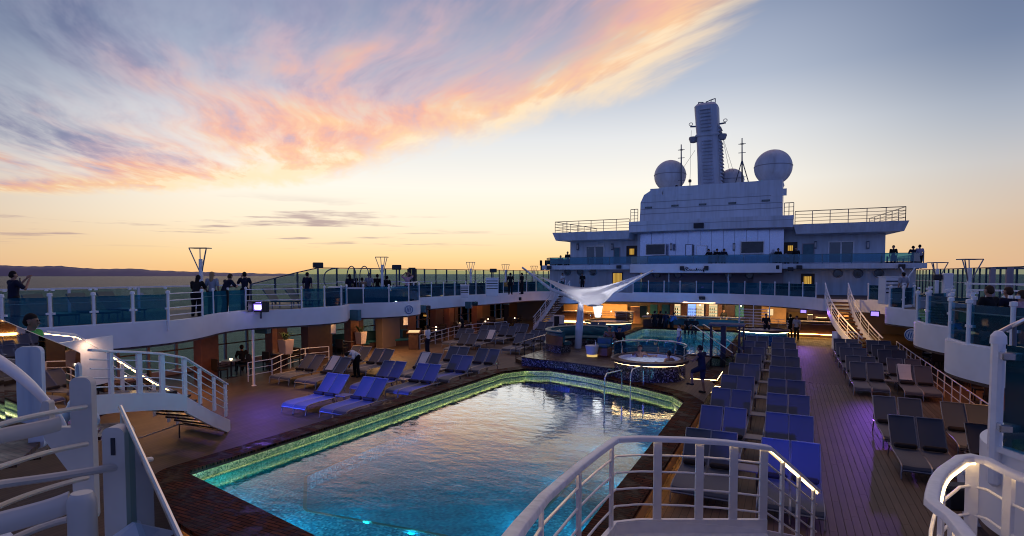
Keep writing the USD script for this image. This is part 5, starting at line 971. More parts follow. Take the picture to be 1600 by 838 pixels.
# upper flight towards the camera, with glass side
f0, f1 = np.array([-7.0, 2.0]), np.array([-11.6, 5.5]); n_ = 8; sd = (f1 - f0) / np.linalg.norm(f1 - f0); sn = np.array([-sd[1], sd[0]])
for k in range(n_):
    a, c = f0 + (f1 - f0) * k / n_, f0 + (f1 - f0) * (k + 1) / n_; z_ = 2.95 - (2.95 - LZl) * (k + 1) / n_
    part('upper_tread', MB().prism(Polygon([a - sn * .75, a + sn * .55, c + sn * .55, c - sn * .75]), z_ - .05, z_), 'coping_cross', ps)
sl = thing('glass_balustrade', 'clear glass stair side with grey flat posts sloping down at the left edge', 'balustrade')
GL = [D(-70, 478, 4.9), D(0, 500, 5.5), D(57, 524, 6.1), D(100, 541, 7.0), D(124, 552, 7.7)]
for i in range(len(GL) - 1):
    a, c = GL[i], GL[i + 1]; v = []
    for o in (-.008, .008): v += [a + [o, o, 0], c + [o, o, 0], c + [o, o, -1.0], a + [o, o, -1.0]]
    part('glass_panel', MB().add(v, [[0, 2, 1], [0, 3, 2], [4, 5, 6], [4, 6, 7], [0, 1, 5], [0, 5, 4]]), 'glass_near', sl, smooth=False)
    part('glass_edge', MB().tube([a, c], .012, 5), 'screen_teal' if False else 'paper_white', sl)
for px, py, dist in ((57, 541, 6.0), (118, 566, 7.6)):
    P = D(px, py, dist); q = MB(); m_ = trimesh.creation.extrude_polygon(sbox(-.085, 0, .085, 1.1).buffer(-.06).buffer(.06), .05, engine='earcut'); m_.apply_transform(trimesh.transformations.rotation_matrix(math.pi / 2, [1, 0, 0])); m_.apply_transform(trimesh.transformations.rotation_matrix(YAW, [0, 0, 1])); m_.apply_translation(P - [0, 0, 1.1]); part('post', m_, 'wall_paint', sl)
# sweeping white beam beside it
cb = thing('curved_beam', 'thick white curved stair beam sweeping down behind glass at the left edge', 'handrail')
C1 = spline([D(-70, 545, 4.3), D(-20, 556, 4.4), D(25, 583, 4.5), D(62, 616, 4.6), D(85, 650, 4.7), D(98, 700, 4.9)], 24); part('beam', MB().sweep(C1, oval(.12, .13, 12)), 'rail_paint', cb)
C2 = spline([D(5, 520, 6.9), D(30, 556, 7.), D(70, 594, 7.1), D(110, 628, 7.3), D(150, 655, 7.6)], 20)
cb2 = thing('curved_beam', 'blue grey curved stair beam seen through the clear glass at the left', 'handrail'); part('beam', MB().sweep(C2, oval(.16, .2, 12)), 'wall_paint', cb2)
# nearest balustrade: flat white posts with bracket arms, round bars, edge-on glass
nb = thing('near_balustrade', 'nearest white balustrade with flat round topped posts and swept bars, lower left corner', 'balustrade')
def plate(P, w, h, th, name='post', yaw=YAW, bracket=False):
    s_ = sbox(-w / 2, -.1, w / 2, h).buffer(-w * .35).buffer(w * .35)
    if bracket:
        s_ = s_.union(Polygon([(-w * .4, h * .22), (-w * 1.7, h * .52), (-w * 2.0, h * .70), (-w * 1.75, h * .82), (-w * 1.45, h * .82), (-w * 1.45, h * .62), (-w * .4, h * .62)]).buffer(-.02).buffer(.02))
    m_ = trimesh.creation.extrude_polygon(s_, th, engine='earcut'); m_.apply_transform(trimesh.transformations.rotation_matrix(math.pi / 2, [1, 0, 0])); m_.apply_transform(trimesh.transformations.rotation_matrix(yaw, [0, 0, 1])); m_.apply_translation(P); return part(name, m_, 'rail_paint_shaded', nb)
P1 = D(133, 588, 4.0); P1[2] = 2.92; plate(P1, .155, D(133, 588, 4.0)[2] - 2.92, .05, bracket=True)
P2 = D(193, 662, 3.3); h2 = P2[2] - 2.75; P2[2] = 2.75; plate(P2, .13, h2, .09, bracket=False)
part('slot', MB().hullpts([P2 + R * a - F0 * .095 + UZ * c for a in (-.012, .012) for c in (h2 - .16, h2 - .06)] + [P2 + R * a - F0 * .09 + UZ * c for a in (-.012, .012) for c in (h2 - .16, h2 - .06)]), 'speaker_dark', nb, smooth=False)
P3 = D(128, 782, 2.45); part('end_post', MB().hullpts([P3 + R * (.058 * math.cos(a)) + F0 * (.05 * math.sin(a)) + UZ * z_ for a in np.linspace(0, 6.283, 17)[:-1] for z_ in (-.9, .0)] + [P3 + R * (.042 * math.cos(a)) + F0 * (.036 * math.sin(a)) + UZ * .035 for a in np.linspace(0, 6.283, 17)[:-1]]), 'rail_paint_shaded', nb)
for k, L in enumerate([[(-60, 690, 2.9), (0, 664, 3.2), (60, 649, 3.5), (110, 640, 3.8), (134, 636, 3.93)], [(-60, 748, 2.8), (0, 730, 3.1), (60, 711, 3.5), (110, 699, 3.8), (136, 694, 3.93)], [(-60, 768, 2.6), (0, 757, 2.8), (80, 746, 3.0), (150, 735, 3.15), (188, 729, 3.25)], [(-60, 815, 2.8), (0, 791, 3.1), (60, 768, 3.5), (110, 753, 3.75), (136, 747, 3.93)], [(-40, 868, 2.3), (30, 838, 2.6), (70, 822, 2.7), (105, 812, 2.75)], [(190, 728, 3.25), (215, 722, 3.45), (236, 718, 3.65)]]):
    P = spline([D(*q) for q in L], 14); part('bar', MB().tube(P, .017 if k != 2 else .022, 8), 'rail_paint_shaded', nb)
P = spline([D(-60, 838, 2.25), D(0, 818, 2.35), D(60, 802, 2.42), D(108, 785, 2.47)], 12); part('broad_rail', MB().sweep(P, oval(.055, .10, 12)), 'rail_paint_shaded', nb)
P = spline([D(-60, 708, 3.2), D(0, 682, 3.45), D(50, 672, 3.6), D(92, 662, 3.75)], 10); part('handrail', MB().sweep(P, oval(.05, .10, 12)), 'rail_paint_shaded', nb)
gA, gB = D(188, 636, 3.55), D(283, 845, 2.15)
v = []
for o in (-.007, .007): v += [gA + [o, 0, 0], gB + [o, 0, 0], gB + [o, 0, -.9], gA + [o, 0, -.75]]
part('glass_panel', MB().add(v, [[0, 2, 1], [0, 3, 2], [4, 5, 6], [4, 6, 7], [0, 1, 5], [0, 5, 4], [3, 0, 4], [3, 4, 7]]), 'glass_near', nb, smooth=False); part('glass_cap', MB().tube([gA, gB], .013, 8), 'steel', nb)
ww_ = MB(); ww_.hullpts([D(180, 838, 3.2), D(130, 870, 3.1), D(240, 792, 3.3), D(262, 830, 3.1), D(180, 845, 3.0), D(250, 860, 2.9)]); part('base_plate', ww_, 'wall_paint', nb, smooth=False)
# low pipe handrail beside the port stair foot
lh = thing('low_handrail', 'thin pale handrail on a dark stand below the port staircase', 'handrail'); part('rail', MB().tube([D(152, 688, 14.0), D(220, 684, 14.6), D(280, 663, 15.6)], .022, 6), 'rail_paint_shaded', lh); part('rail', MB().tube([D(280, 663, 15.6), D(345, 669, 16.2)], .018, 6), 'dark_steel', lh); q = D(280, 663, 15.6); part('post', MB().tube([q, [q[0], q[1], 0]], .018, 6), 'dark_steel', lh)
# ------------------------------------------------------------------ sun loungers
def make_lounger(t):
    prof = [(0.03, .175), (0.045, .25), (.10, .305), (.24, .335), (.62, .345), (1.05, .335), (1.40, .345), (1.48, .365)]
    def strip(pr, w, th):
        pr = np.array(pr); tg = np.gradient(pr, axis=0); tg /= np.linalg.norm(tg, axis=1, keepdims=True); nn = np.stack([-tg[:, 1], tg[:, 0]], 1); rows = []
        for s_, off in ((-1, 0), (-.6, -.013), (-.2, -.021), (.2, -.021), (.6, -.013), (1, 0), (1, -th), (.4, -.021 - th), (-.4, -.021 - th), (-1, -th), (-1, 0)):
            q = pr + nn * off; rows.append(np.stack([np.full(len(pr), s_ * w / 2), q[:, 0], q[:, 1]], 1))
        m_ = MB().quadpatch(rows); return m_
    part('seat', strip(prof, .53, .022), 'sling_fabric', t); part('backrest', strip([(1.47, .35), (1.60, .455), (1.78, .64), (1.95, .82), (2.07, .955), (2.10, 1.0)], .53, .022), 'sling_fabric', t)
    fr = MB()
    for s_ in (-1, 1):
        fr.tube([(s_ * .275, y, z - .012) for y, z in prof], .016, 6); fr.tube([(s_ * .275, 1.47, .34), (s_ * .275, 1.78, .63), (s_ * .275, 2.10, .99)], .015, 6)
        fr.tube([(s_ * .275, 1.40, .33), (s_ * .275, 2.0, .30)], .016, 6); fr.tube([(s_ * .27, 1.75, .61), (s_ * .27, 1.95, .31)], .010, 5)
    fr.tube([(-.275, 2.1, .99), (.275, 2.1, .99)], .015, 6); fr.tube([(-.275, .04, .20), (.275, .04, .20)], .014, 6); part('frame', fr, 'frame_metal', t)
    for s_ in (-1, 1):
        part('leg', MB().tube([(s_ * .275, .12, .30), (s_ * .285, .02, .0)], .016, 6), 'frame_metal', t); part('leg', MB().tube([(s_ * .275, 1.75, .31), (s_ * .285, 1.86, .0)], .016, 6), 'frame_metal', t)
    p_ = MB().tube([(-.235, 1.40, .405), (-.20, 1.40, .41), (.20, 1.40, .41), (.235, 1.40, .405)], [.035, .062, .062, .035], 10); part('pillow', p_, 'pillow_brown', t)
def make_table(t):
    part('top', MB().box(-.23, -.23, .40, .23, .23, .43, .008), 'table_top', t)
    for x in (-.19, .19):
        for y in (-.19, .19): part('leg', MB().tube([(x, y, .40), (x * 1.08, y * 1.08, 0)], .014, 6), 'frame_metal', t)
def lounger_pair(c, ytop, label, group, rz=0., jit=True):
    for k, s_ in enumerate((-1, 1)):
        j = random.uniform(-.02, .02) if jit else 0
        copy_of('sun_lounger', f'slate sun lounger, {"left" if s_ < 0 else "right"} of pair, {label}', 'sun lounger', (c + s_ * .285 + j, ytop - 2.1 + j, 0), rz + random.uniform(-.012, .012), group, make_lounger)
rowsR = [13.42, 15.95, 18.55, 21.1, 24.05, 27.0, 29.75, 32.4, 35.1]
for r, y in enumerate(rowsR):
    lounger_pair(-1.49 + .0 * r, y, f'{ORD[r]} row from front, column beside the starboard pool edge', 'loungers in the column beside the starboard pool edge')
    lounger_pair(.13 - .03 * r, y - .08, f'{ORD[r]} row from front, column left of the starboard walkway', 'loungers in the column left of the starboard walkway')
    copy_of('side_table', f'low square side table between starboard poolside lounger columns, {ORD[r]} row from front', 'side table', (-.70, y - .55, 0), 0, 'low side tables among the loungers', make_table)
rowsW = [16.95, 19.45, 26.6, 28.55, 31.6, 33.6, 35.7]
for r, y in enumerate(rowsW):
    lounger_pair(2.93 - .0 * r, y, f'{ORD[r]} row from front, just right of the starboard walkway', 'loungers right of the starboard walkway')
    lounger_pair(4.48, y - .1, f'{ORD[r]} row from front, by the starboard white rail', 'loungers against the starboard rail')
    if r: copy_of('side_table', f'low square side table right of starboard walkway, {ORD[r]} row from front', 'side table', (3.70, y - .6, 0), 0, 'low side tables among the loungers', make_table)
rowsP = [15.12, 18.4, 21.0, 23.45]
for r, y in enumerate(rowsP):
    lounger_pair(-14.45, y, f'{ORD[r]} row from front, second port column from main pool', 'port loungers near the main pool')
    lounger_pair(-12.78, y, f'{ORD[r]} row from front, along the port pool edge', 'port loungers near the main pool')
    copy_of('side_table', f'low square side table between near port lounger columns, {ORD[r]} row from front', 'side table', (-13.62, y - .6, 0), 0, 'low side tables among the loungers', make_table)
for r, (x, y, lb) in enumerate([(-18.92, 18.4, 'near the port rail, nearest such pair, half in shade'), (-17.28, 18.25, 'where the man in white bends over'), (-18.98, 21.5, 'before the teal bench, by the port rail'), (-17.3, 21.2, 'in front of the teal bench, nearer the pool')]): lounger_pair(x, y, lb, 'port loungers by the rail')
for r, y in enumerate([28.9, 31.2, 34.2, 36.2]):
    lounger_pair(-17.1, y, f'{ORD[r]} row of far port block, second column from rail', 'far port loungers')
    if r: lounger_pair(-18.7, y, f'{ORD[r - 1]} row of far port block, column at rail', 'far port loungers')
for r, y in enumerate([30.4, 32.5, 35.0, 37.4]):
    lounger_pair(-14.1, y, f'{ORD[r]} row of far port block, left of the banquette', 'far port loungers')
    if r: lounger_pair(-12.4, y, f'{ORD[r - 1]} row of far port block, behind canopy mast', 'far port loungers')
lounger_pair(-12.6, 40.2, 'two blue ones beside the port whirlpool', 'far port loungers'); lounger_pair(-16.2, 38.6, 'last pair at the foot of the port white stairs', 'far port loungers')
def towel(label, x, ytop, fold):
    t = thing('towel', label, 'towel', (x, ytop, 0)); pr = [(-.50, .475), (-.36, .60), (-.18, .79), (-.04, .945), (.0, 1.012), (.05, 1.0), (.06, .9), (.05, .72)][: 8 if fold else 6]
    G = [[(s_ * .21 + .012 * math.sin(9 * a_ + s_), a_, b_ + .018 + .006 * math.sin(14 * s_ + 5 * a_)) for a_, b_ in pr] for s_ in np.linspace(-1, 1, 9)]; part('cloth', MB().quadpatch(G), 'towel', t, smooth=True)
for lb, x, y, fo in [('white towel hung over a lounger back near the bending attendant', -17.55, 18.25, True), ('white towel hung over a far port lounger by the rail', -16.8, 31.2, True), ('white towel hung over a lounger back beside the starboard rail', 4.2, 26.5, True), ('white towel hung over a lounger in the second port column', -14.74, 21.0, False)]: towel(lb, x, y, fo)
# ------------------------------------------------------------------ cafe rails, furniture under the decks
def barrail(name, label, pts, h=.82, nb=3, step=1.15):
    t = thing(name, label, 'railing'); P = resample(np.array(pts, float), step)
    for q in P: part('post', MB().tube([(q[0], q[1], 0), (q[0], q[1], h)], .022, 6), 'rail_paint', t)
    for j in range(nb): part('bar', MB().tube([(q[0], q[1], h * (j + 1) / nb) for q in P], .015 if j < nb - 1 else .022, 6), 'rail_paint', t)
g = lambda px, py: tuple(Z(px, py, 0)[:2])
barrail('deck_rail', 'white three bar rail along the port cafe, left of the bending man', [g(388, 597), g(424, 590.5), g(449, 577), g(473, 570), g(514, 566)])
barrail('deck_rail', 'white three bar rail along the port cafe, beside the man in the white shirt', [g(656, 545), g(683, 537), g(712, 528), g(752, 522), g(792, 519)])
barrail('deck_rail', 'white three bar rail along the starboard cafe behind the loungers', [(5.25, 19.9), (5.3, 24), (5.35, 28.), (5.4, 32), (5.5, 37)], .85)
q = g(396.8, 603); t = thing('deck_pole', 'slim white pole carrying the port deck edge below the violet floodlight', 'pole'); part('pole', MB().tube([(*q, 0), (*q, 2.3)], .05, 10), 'rail_paint', t); part('foot', MB().lathe([(.10, 0), (.10, .02), (.05, .04)], (*q, 0), 12), 'rail_paint', t)
def make_chair(t):
    part('seat', MB().box(-.26, -.25, .40, .26, .25, .46, .02), 'wicker', t); part('backrest', MB().box(-.26, .20, .44, .26, .27, .92, .02), 'wicker', t)
    for x in (-.23, .23):
        for y in (-.22, .22): part('leg', MB().box(x - .02, y - .02, 0, x + .02, y + .02, .41), 'black_metal', t)
        part('armrest', MB().box(x - .03, -.22, .62, x + .03, .22, .66), 'wicker', t)
def make_cafe(t):
    part('top', MB().lathe([(.40, .72), (.40, .75), (0, .75)], n=20), 'table_top', t); part('pedestal', MB().tube([(0, 0, .02), (0, 0, .72)], .04, 8), 'black_metal', t); part('foot', MB().lathe([(.26, 0), (.26, .02), (.05, .04)], n=16), 'black_metal', t)
    part('candle', MB().lathe([(.05, .75), (.06, .83), (0, .83)], n=8), 'candle', t)
ct = [(-22.1, 9.5), (-21.9, 12.), (-22.2, 16.6), (-22.0, 19.2), (-22.6, 24.5), (-22.4, 30.2), (-21.4, 31.6), (-22.6, 33.4), (-21.5, 35.), (-22.7, 36.9), (-21.6, 38.9), (-22.5, 41.), (-21.0, 43.)]
for k, (x, y) in enumerate(ct):
    copy_of('cafe_table', f'round cafe table with a small candle by the port windows, {ORD[k]} from the near end', 'table', (x, y, 0), 0, 'cafe tables by the port windows', make_cafe)
    for j, (dx, dy, rz) in enumerate([(0, .62, 0), (0, -.62, math.pi)]):
        copy_of('cafe_chair', f'black wicker chair, {"far" if j == 0 else "near"} side of {ORD[k]} port cafe table', 'chair', (x + dx + random.uniform(-.08, .08), y + dy, 0), rz + random.uniform(-.4, .4), 'black wicker cafe chairs', make_chair)
cs = [(6.3, 14.2), (7.3, 17.), (6.4, 20.6), (7.6, 22.4), (6.4, 24.9), (7.8, 26.8), (6.5, 29.2), (7.7, 31.), (6.5, 33.4), (7.6, 35.4)]
for k, (x, y) in enumerate(cs):
    copy_of('cafe_table', f'round cafe table with a small candle under the starboard deck, {ORD[k]} from the near end', 'table', (x, y, 0), 0, 'cafe tables under the starboard deck', make_cafe)
    for j, (dx, dy, rz) in enumerate([(.0, .62, 0), (.0, -.62, math.pi)]):
        copy_of('cafe_chair', f'black wicker chair, {"far" if j == 0 else "near"} side of {ORD[k]} starboard cafe table', 'chair', (x + dx, y + dy, 0), rz + random.uniform(-.4, .4), 'black wicker cafe chairs', make_chair)
def planter(label, px, py, dist, h, w, rz=0):
    P = D(px, py, dist); t = thing('planter', label, 'planter', (P[0], P[1], max(0, P[2]))); part('pot', MB().hullpts([(x * w * .38, y * w * .38, 0) for x in (-1, 1) for y in (-1, 1)] + [(x * w / 2, y * w / 2, h) for x in (-1, 1) for y in (-1, 1)]), 'planter', t, smooth=False)
    lf = MB()
    for k in range(26):
        a = random.uniform(0, 6.283); L = random.uniform(.22, .5); q = np.array([math.cos(a), math.sin(a), 0]); s_ = np.array([-q[1], q[0], 0]); b0 = q * random.uniform(0, w * .25) + [0, 0, h - .02]; m_ = b0 + q * L * .45 + [0, 0, L * .8]; e_ = b0 + q * L + [0, 0, L * .75]
        lf.add([b0 - s_ * .015, b0 + s_ * .015, m_ + s_ * .035, m_ - s_ * .035, e_], [[0, 1, 2], [0, 2, 3], [3, 2, 4]])
    part('leaves', lf, 'leaf', t, smooth=False)
planter('square tapered planter with spiky plant by the port window, nearer one', 447, 553, 26.5, .68, .52); planter('square tapered planter with spiky plant before the third port bay, farther one', 564, 537, 32., .68, .5)
P = Z(605, 541, 0); t = thing('teal_bench', 'long teal upholstered bench before the beige port panel', 'bench', (P[0], P[1], 0), YAW + .5); part('base', MB().box(-1.5, -.2, 0, 1.5, .5, .30), 'wood_dark', t); part('cushion', MB().box(-1.5, -.25, .30, 1.5, .45, .44, .05), 'teal_panel', t); part('backrest', MB().box(-1.5, .42, .2, 1.5, .58, .98, .05), 'teal_vinyl', t)
P = Z(548, 548, 0); t = thing('teal_bench', 'dark teal bench left of the beige port panel behind the bending man', 'bench', (P[0], P[1], 0), YAW + .5); part('base', MB().box(-1.1, -.2, 0, 1.1, .5, .30), 'wood_dark', t); part('cushion', MB().box(-1.1, -.25, .30, 1.1, .45, .44, .05), 'teal_vinyl', t); part('backrest', MB().box(-1.1, .42, .2, 1.1, .58, .98, .05), 'teal_vinyl', t)
P = Z(647, 546, 0); t = thing('lectern', 'dark wooden stand with a lit yellow top sheet beside the port rail', 'stand', (P[0], P[1], 0), YAW); part('body', MB().box(-.3, -.2, 0, .3, .2, 1.0, .02), 'wood_dark', t); part('top', MB().hullpts([(-.42, -.3, 1.02), (.42, -.3, 1.02), (.42, .3, 1.16), (-.42, .3, 1.16), (-.42, -.3, 1.0), (.42, -.3, 1.0), (.42, .3, 1.0), (-.42, .3, 1.0)]), 'wood_warm', t, smooth=False); part('lit_sheet', MB().add([(-.34, -.24, 1.045), (.34, -.24, 1.045), (.34, .24, 1.155), (-.34, .24, 1.155)], [[0, 1, 2], [0, 2, 3]]), 'bar_glow', t)
for k, (px, py, dist, w, h) in enumerate([(634, 502, 33.3, .26, .46), (521, 513, 27.6, .22, .5)]):
    P = D(px, py, dist); t = thing('notice', ['white notice sheet on the brown pillar under the third port bay', 'white notice sheet on the pillar right of the dark wood panel'][k], 'notice', P, YAW + .5); part('sheet', MB().box(-w / 2, -.02, -h / 2, w / 2, 0, h / 2), 'paper_white', t); part('frame', MB().box(-w / 2 - .02, .001, -h / 2 - .02, w / 2 + .02, .02, h / 2 + .02), 'frame_metal', t)
P = D(1537, 652, 10.2); t = thing('white_bin', 'white tapering box bin by the starboard loungers behind the tall post', 'bin', (P[0], P[1], .0)); part('body', MB().hullpts([(x * .2, y * .2, 0) for x in (-1, 1) for y in (-1, 1)] + [(x * .33, y * .3, .95) for x in (-1, 1) for y in (-1, 1)]), 'white_paint', t, smooth=False); part('lid', MB().box(-.36, -.33, .95, .36, .33, 1.02, .01), 'rail_paint', t)
t = thing('teal_bench', 'dark teal bench by the starboard rail behind the second lounger row', 'bench', (5.1, 18.4, 0), -1.3); part('base', MB().box(-.9, -.2, 0, .9, .5, .30), 'wood_dark', t); part('cushion', MB().box(-.9, -.25, .30, .9, .45, .46, .05), 'teal_vinyl', t); part('backrest', MB().box(-.9, .42, .2, .9, .58, .9, .05), 'teal_vinyl', t)
# upper deck loungers seen through the nearest port glass
def make_deckchair(t):
    part('seat', MB().box(-.3, 0, .30, .3, 1.3, .38, .02), 'teal_vinyl', t); part('backrest', MB().hullpts([(-.3, 1.25, .33), (.3, 1.25, .33), (-.3, 1.3, .40), (.3, 1.3, .40), (-.3, 1.75, .98), (.3, 1.75, .98), (-.3, 1.8, .92), (.3, 1.8, .92)]), 'teal_vinyl', t, smooth=False)
    for x in (-.26, .26): part('leg', MB().box(x - .02, .1, 0, x + .02, .14, .32), 'frame_metal', t); part('leg', MB().box(x - .02, 1.2, 0, x + .02, 1.24, .32), 'frame_metal', t)
for k, (x, y) in enumerate([(-20.8, 6.2), (-21.0, 7.3), (-20.7, 8.5), (-20.6, 9.7), (-20.5, 10.9), (-21.2, 12.2), (-20.9, 19.2), (-20.8, 20.4), (-22.4, 31.), (-22.4, 32.6), (-22.3, 34.2), (-22.3, 37.)]):
    copy_of('upholstered_lounger', f'dark teal upper deck lounger behind the port glass, {ORD[k]} from the near end', 'sun lounger', (x, y, 2.95), math.pi / 2 + .15, 'dark teal loungers behind the port glass', make_deckchair)
for k, (x, y) in enumerate([(5.3, 16.3), (5.6, 15.2), (5.2, 21.3), (5.3, 22.4), (6.2, 17.2), (4.2, 6.2)]):
    copy_of('upholstered_lounger', f'dark teal upper deck lounger behind the starboard glass, {ORD[k]} of its group', 'sun lounger', (x, y, 2.95), -math.pi / 2 - .15, 'dark teal loungers behind the starboard glass', make_deckchair)
# pool deck on the upper level behind bay three: hoops, rails
t = thing('hoop_rail', 'pair of dark hooped ladder rails on the upper port whirlpool', 'handrail')
for px in (542, 562): P = D(px, 440, 33.); part('hoop', hoop(P, P + [.55, .2, 0], .9, .03, .5), 'dark_steel', t)
t = thing('arched_rail', 'large dark arched rail beside the upper port whirlpool', 'handrail'); part('arch', MB().tube(spline([D(509, 446, 31.), D(506, 436, 31.), D(509, 426, 31), D(517, 421, 31.), D(530, 419.5, 31.5)], 20), .035, 7), 'dark_steel', t)
t = thing('raised_whirlpool', 'raised teal sided whirlpool on the third port bay with people in it', 'hot tub'); q = D(596, 446, 33.); c_ = [q[0] - .6, q[1]]
part('side', MB().lathe([(2.6, 2.96), (2.6, 3.75), (2.35, 3.78), (2.35, 3.4)], (*c_, 0), 40), 'teal_vinyl', t); part('rim', MB().tube([(c_[0] + 2.55 * math.cos(a), c_[1] + 2.55 * math.sin(a), 3.80) for a in np.linspace(0, 6.283, 41)[:-1]], .05, 6, closed=True), 'rail_paint', t); part('water', MB().lathe([(0, 3.6), (2.36, 3.6)], (*c_, 0), 30), 'mosaic_blue', t)
part('back_rail', MB().tube([(c_[0] + 2.55 * math.cos(a), c_[1] + 2.55 * math.sin(a), 4.1) for a in np.linspace(-.2, 3.3, 30)], .03, 6), 'rail_paint', t)
def gate(label, px0, px1, pytop, dist):
    t = thing('dark_portal', label, 'frame')
    a, c = D(px0, pytop, dist), D(px1, pytop, dist); c[2] = a[2]
    for q in (a, c): part('post', MB().box(q[0] - .09, q[1] - .09, 2.95, q[0] + .09, q[1] + .09, q[2]), 'black_metal', t)
    part('lintel', MB().beam(a + (a - c) * .1, c + (c - a) * .1, .2, .12), 'black_metal', t)
gate('dark square portal frame beside the man in pink on the upper port deck', 639.5, 648, 420, 34.)
for k, (px, py, dist) in enumerate([(497, 414.5, 31.), (620, 418, 34.), (771, 423, 44.)]):
    P = D(px, py, dist); t = thing('mast_floodlight', f'dark floodlight on a pole above the port wind screen, {["left", "middle", "right"][k]} of three', 'floodlight', P, YAW + .6); part('head', MB().box(-.26, -.12, -.15, .26, .16, .15, .03), 'speaker_dark', t); part('pole', MB().tube([(0, .05, -.12), (0, .05, 2.95 - P[2])], .045, 6), 'dark_steel', t)
# starboard upper deck: outdoor shower posts and frame
t = thing('glass_pavilion', 'dark posts and thin beams of a glass sided frame on the starboard upper deck', 'frame')
for px, w in ((1551, .16), (1575, .10), (1579, .16)): P = D(px, 418, 21.); part('post', MB().box(P[0] - w / 2, P[1] - .08, 2.95, P[0] + w / 2, P[1] + .08, P[2]), 'wall_rose', t)
part('beam', MB().beam(D(1544, 419.5, 21.), D(1640, 419.5, 21.), .06, .07), 'dark_steel', t); part('beam', MB().beam(D(1508, 443.5, 17.), D(1640, 445, 15.), .05, .05), 'rail_paint', t); part('beam', MB().beam(D(1510, 453, 17.), D(1640, 456, 15.), .05, .05), 'rail_paint', t)
P = D(1481, 427, 24.); t = thing('white_stand', 'white camera pillar with a grey lamp head on the starboard upper deck', 'pillar'); part('pillar', MB().box(P[0] - .17, P[1] - .17, 2.95, P[0] + .17, P[1] + .17, P[2], .03), 'white_paint', t); part('lamp_head', MB().box(P[0] - .5, P[1] - .15, P[2] - .3, P[0] - .2, P[1] + .15, P[2] - .05, .04), 'speaker_dark', t)
# ------------------------------------------------------------------ light posts with trapezoid heads
def lamp_post(label, px, py0, py1, wpx, group=None):
    dist = .72 / wpx * 870; P = D(px, py1, dist); T = D(px, py0, dist); t = thing('light_post', label, 'light post', (P[0], P[1], 2.95), YAW); zt_, zp = T[2] - 2.95, P[2] - 2.95
    part('pole', MB().tube([(0, 0, 0), (0, 0, zp - .3), (0, 0, zp)], [.085, .08, .075], 10), 'rail_paint', t); part('head_frame', MB().tube([(-.36, -.2, zt_), (.36, -.2, zt_), (.36, .2, zt_), (-.36, .2, zt_)], .022, 6, closed=True), 'frame_metal', t)
    for x in (-.36, -.13, .13, .36): part('strut', MB().tube([(x * .12, 0, zp - .55), (x, -.2 if abs(x) > .2 else .2, zt_)], .022, 6), 'frame_metal', t)
for k, (px, a, c, w, lb) in enumerate([(313.5, 388, 405, 27, 'port side between the seated women and the couple'), (597, 402, 414, 18.5, 'port side above the third bay'), (735.5, 410, 420, 13.5, 'port side, nearest of the far three'), (790, 413.5, 422, 12, 'port side, middle of the far three'), (834.5, 416, 424, 11, 'port side, farthest of the far three'), (1464.5, 410.5, 420, 23.5, 'starboard side, farther one'), (1515, 405.5, 419, 29, 'starboard side, nearer one')]): lamp_post('white light post with trapezoid wire head, ' + lb, px, a, c, w, 'light posts with trapezoid heads')
# ------------------------------------------------------------------ added floods that tint the decks, positions and housings invented
def flood(name, label, P, tgt, col, inten, cone, soft, dx=.25):
    P = np.array(P, float); d = np.array(tgt, float) - P; rz = math.atan2(d[1], d[0]) + math.pi / 2
    t = thing('flood_light', label, 'floodlight', P, rz); part('head', MB().box(-.2, .04, -.14, .2, .26, .14, .03), 'speaker_dark', t); part('lens', MB().box(-.16, .025, -.1, .16, .04, .1), 'lamp_violet', t); part('bracket', MB().beam((0, .26, 0), (0, .75, .1), .05, .05), 'dark_steel', t)  # housing added round the tinting spot
    light_spot(name, P + d / np.linalg.norm(d) * .12, tgt, col, inten, cone, soft)
flood('blue_flood', 'added violet glowing floodlight under the nearest starboard fascia', (1.8, 8.05, 2.05), (-.7, 16.6, .75), (.05, .08, 1.), 560, 18, 1.)
flood('blue_flood', 'added violet glowing floodlight on the fascia of the nearest port bay', (-18.2, 7.6, 2.6), (-13.9, 14.6, .6), (.04, .08, 1.), 1900, 17, 1.)
flood('violet_wash', 'added violet glowing floodlight on the nose of the far starboard bay', (3.75, 31.2, 2.7), (1.3, 13., 0.), (.32, .10, 1.), 170, 12, 1.)
flood('violet_wash', 'added violet glowing floodlight under the front fascia before the starboard bar', (1.0, 41.6, 2.1), (1.3, 37., 0.), (.34, .14, .9), 60, 42, .8)
light_rect('cafe_light', (-20.4, 12.5, 2.18), (-20.4, 12.5, 0), 1.2, 3.5, (1., .42, .14), 30)
light_rect('cafe_light', (-20.6, 19.5, 2.18), (-20.6, 19.5, 0), 1.2, 2.5, (1., .48, .18), 16); light_rect('cafe_light', (-20.4, 25.2, 2.18), (-20.2, 25.2, 0), 1.2, 2.5, (1., .52, .20), 44)
light_rect('cafe_light', (6.8, 23., 2.3), (6.8, 23., 0), 1.5, 12, (1., .32, .12), 26); light_rect('cafe_light', (6., 17.8, 2.18), (5.6, 17.8, 0), 1., 1., (1., .5, .2), 9)
light_rect('cafe_light', (-22.6, 36, 2.3), (-22.6, 36, 0), 1.5, 12, (1., .40, .16), 24); light_rect('cafe_light', (-9, -2., 2.2), (-9, -1.5, 0), 6, 3, (1., .5, .2), 60)
light_rect('balcony_light', (-5.5, 48.6, 5.0), (-5.5, 48.7, 3), 9, 1., (1., .62, .55), 16)
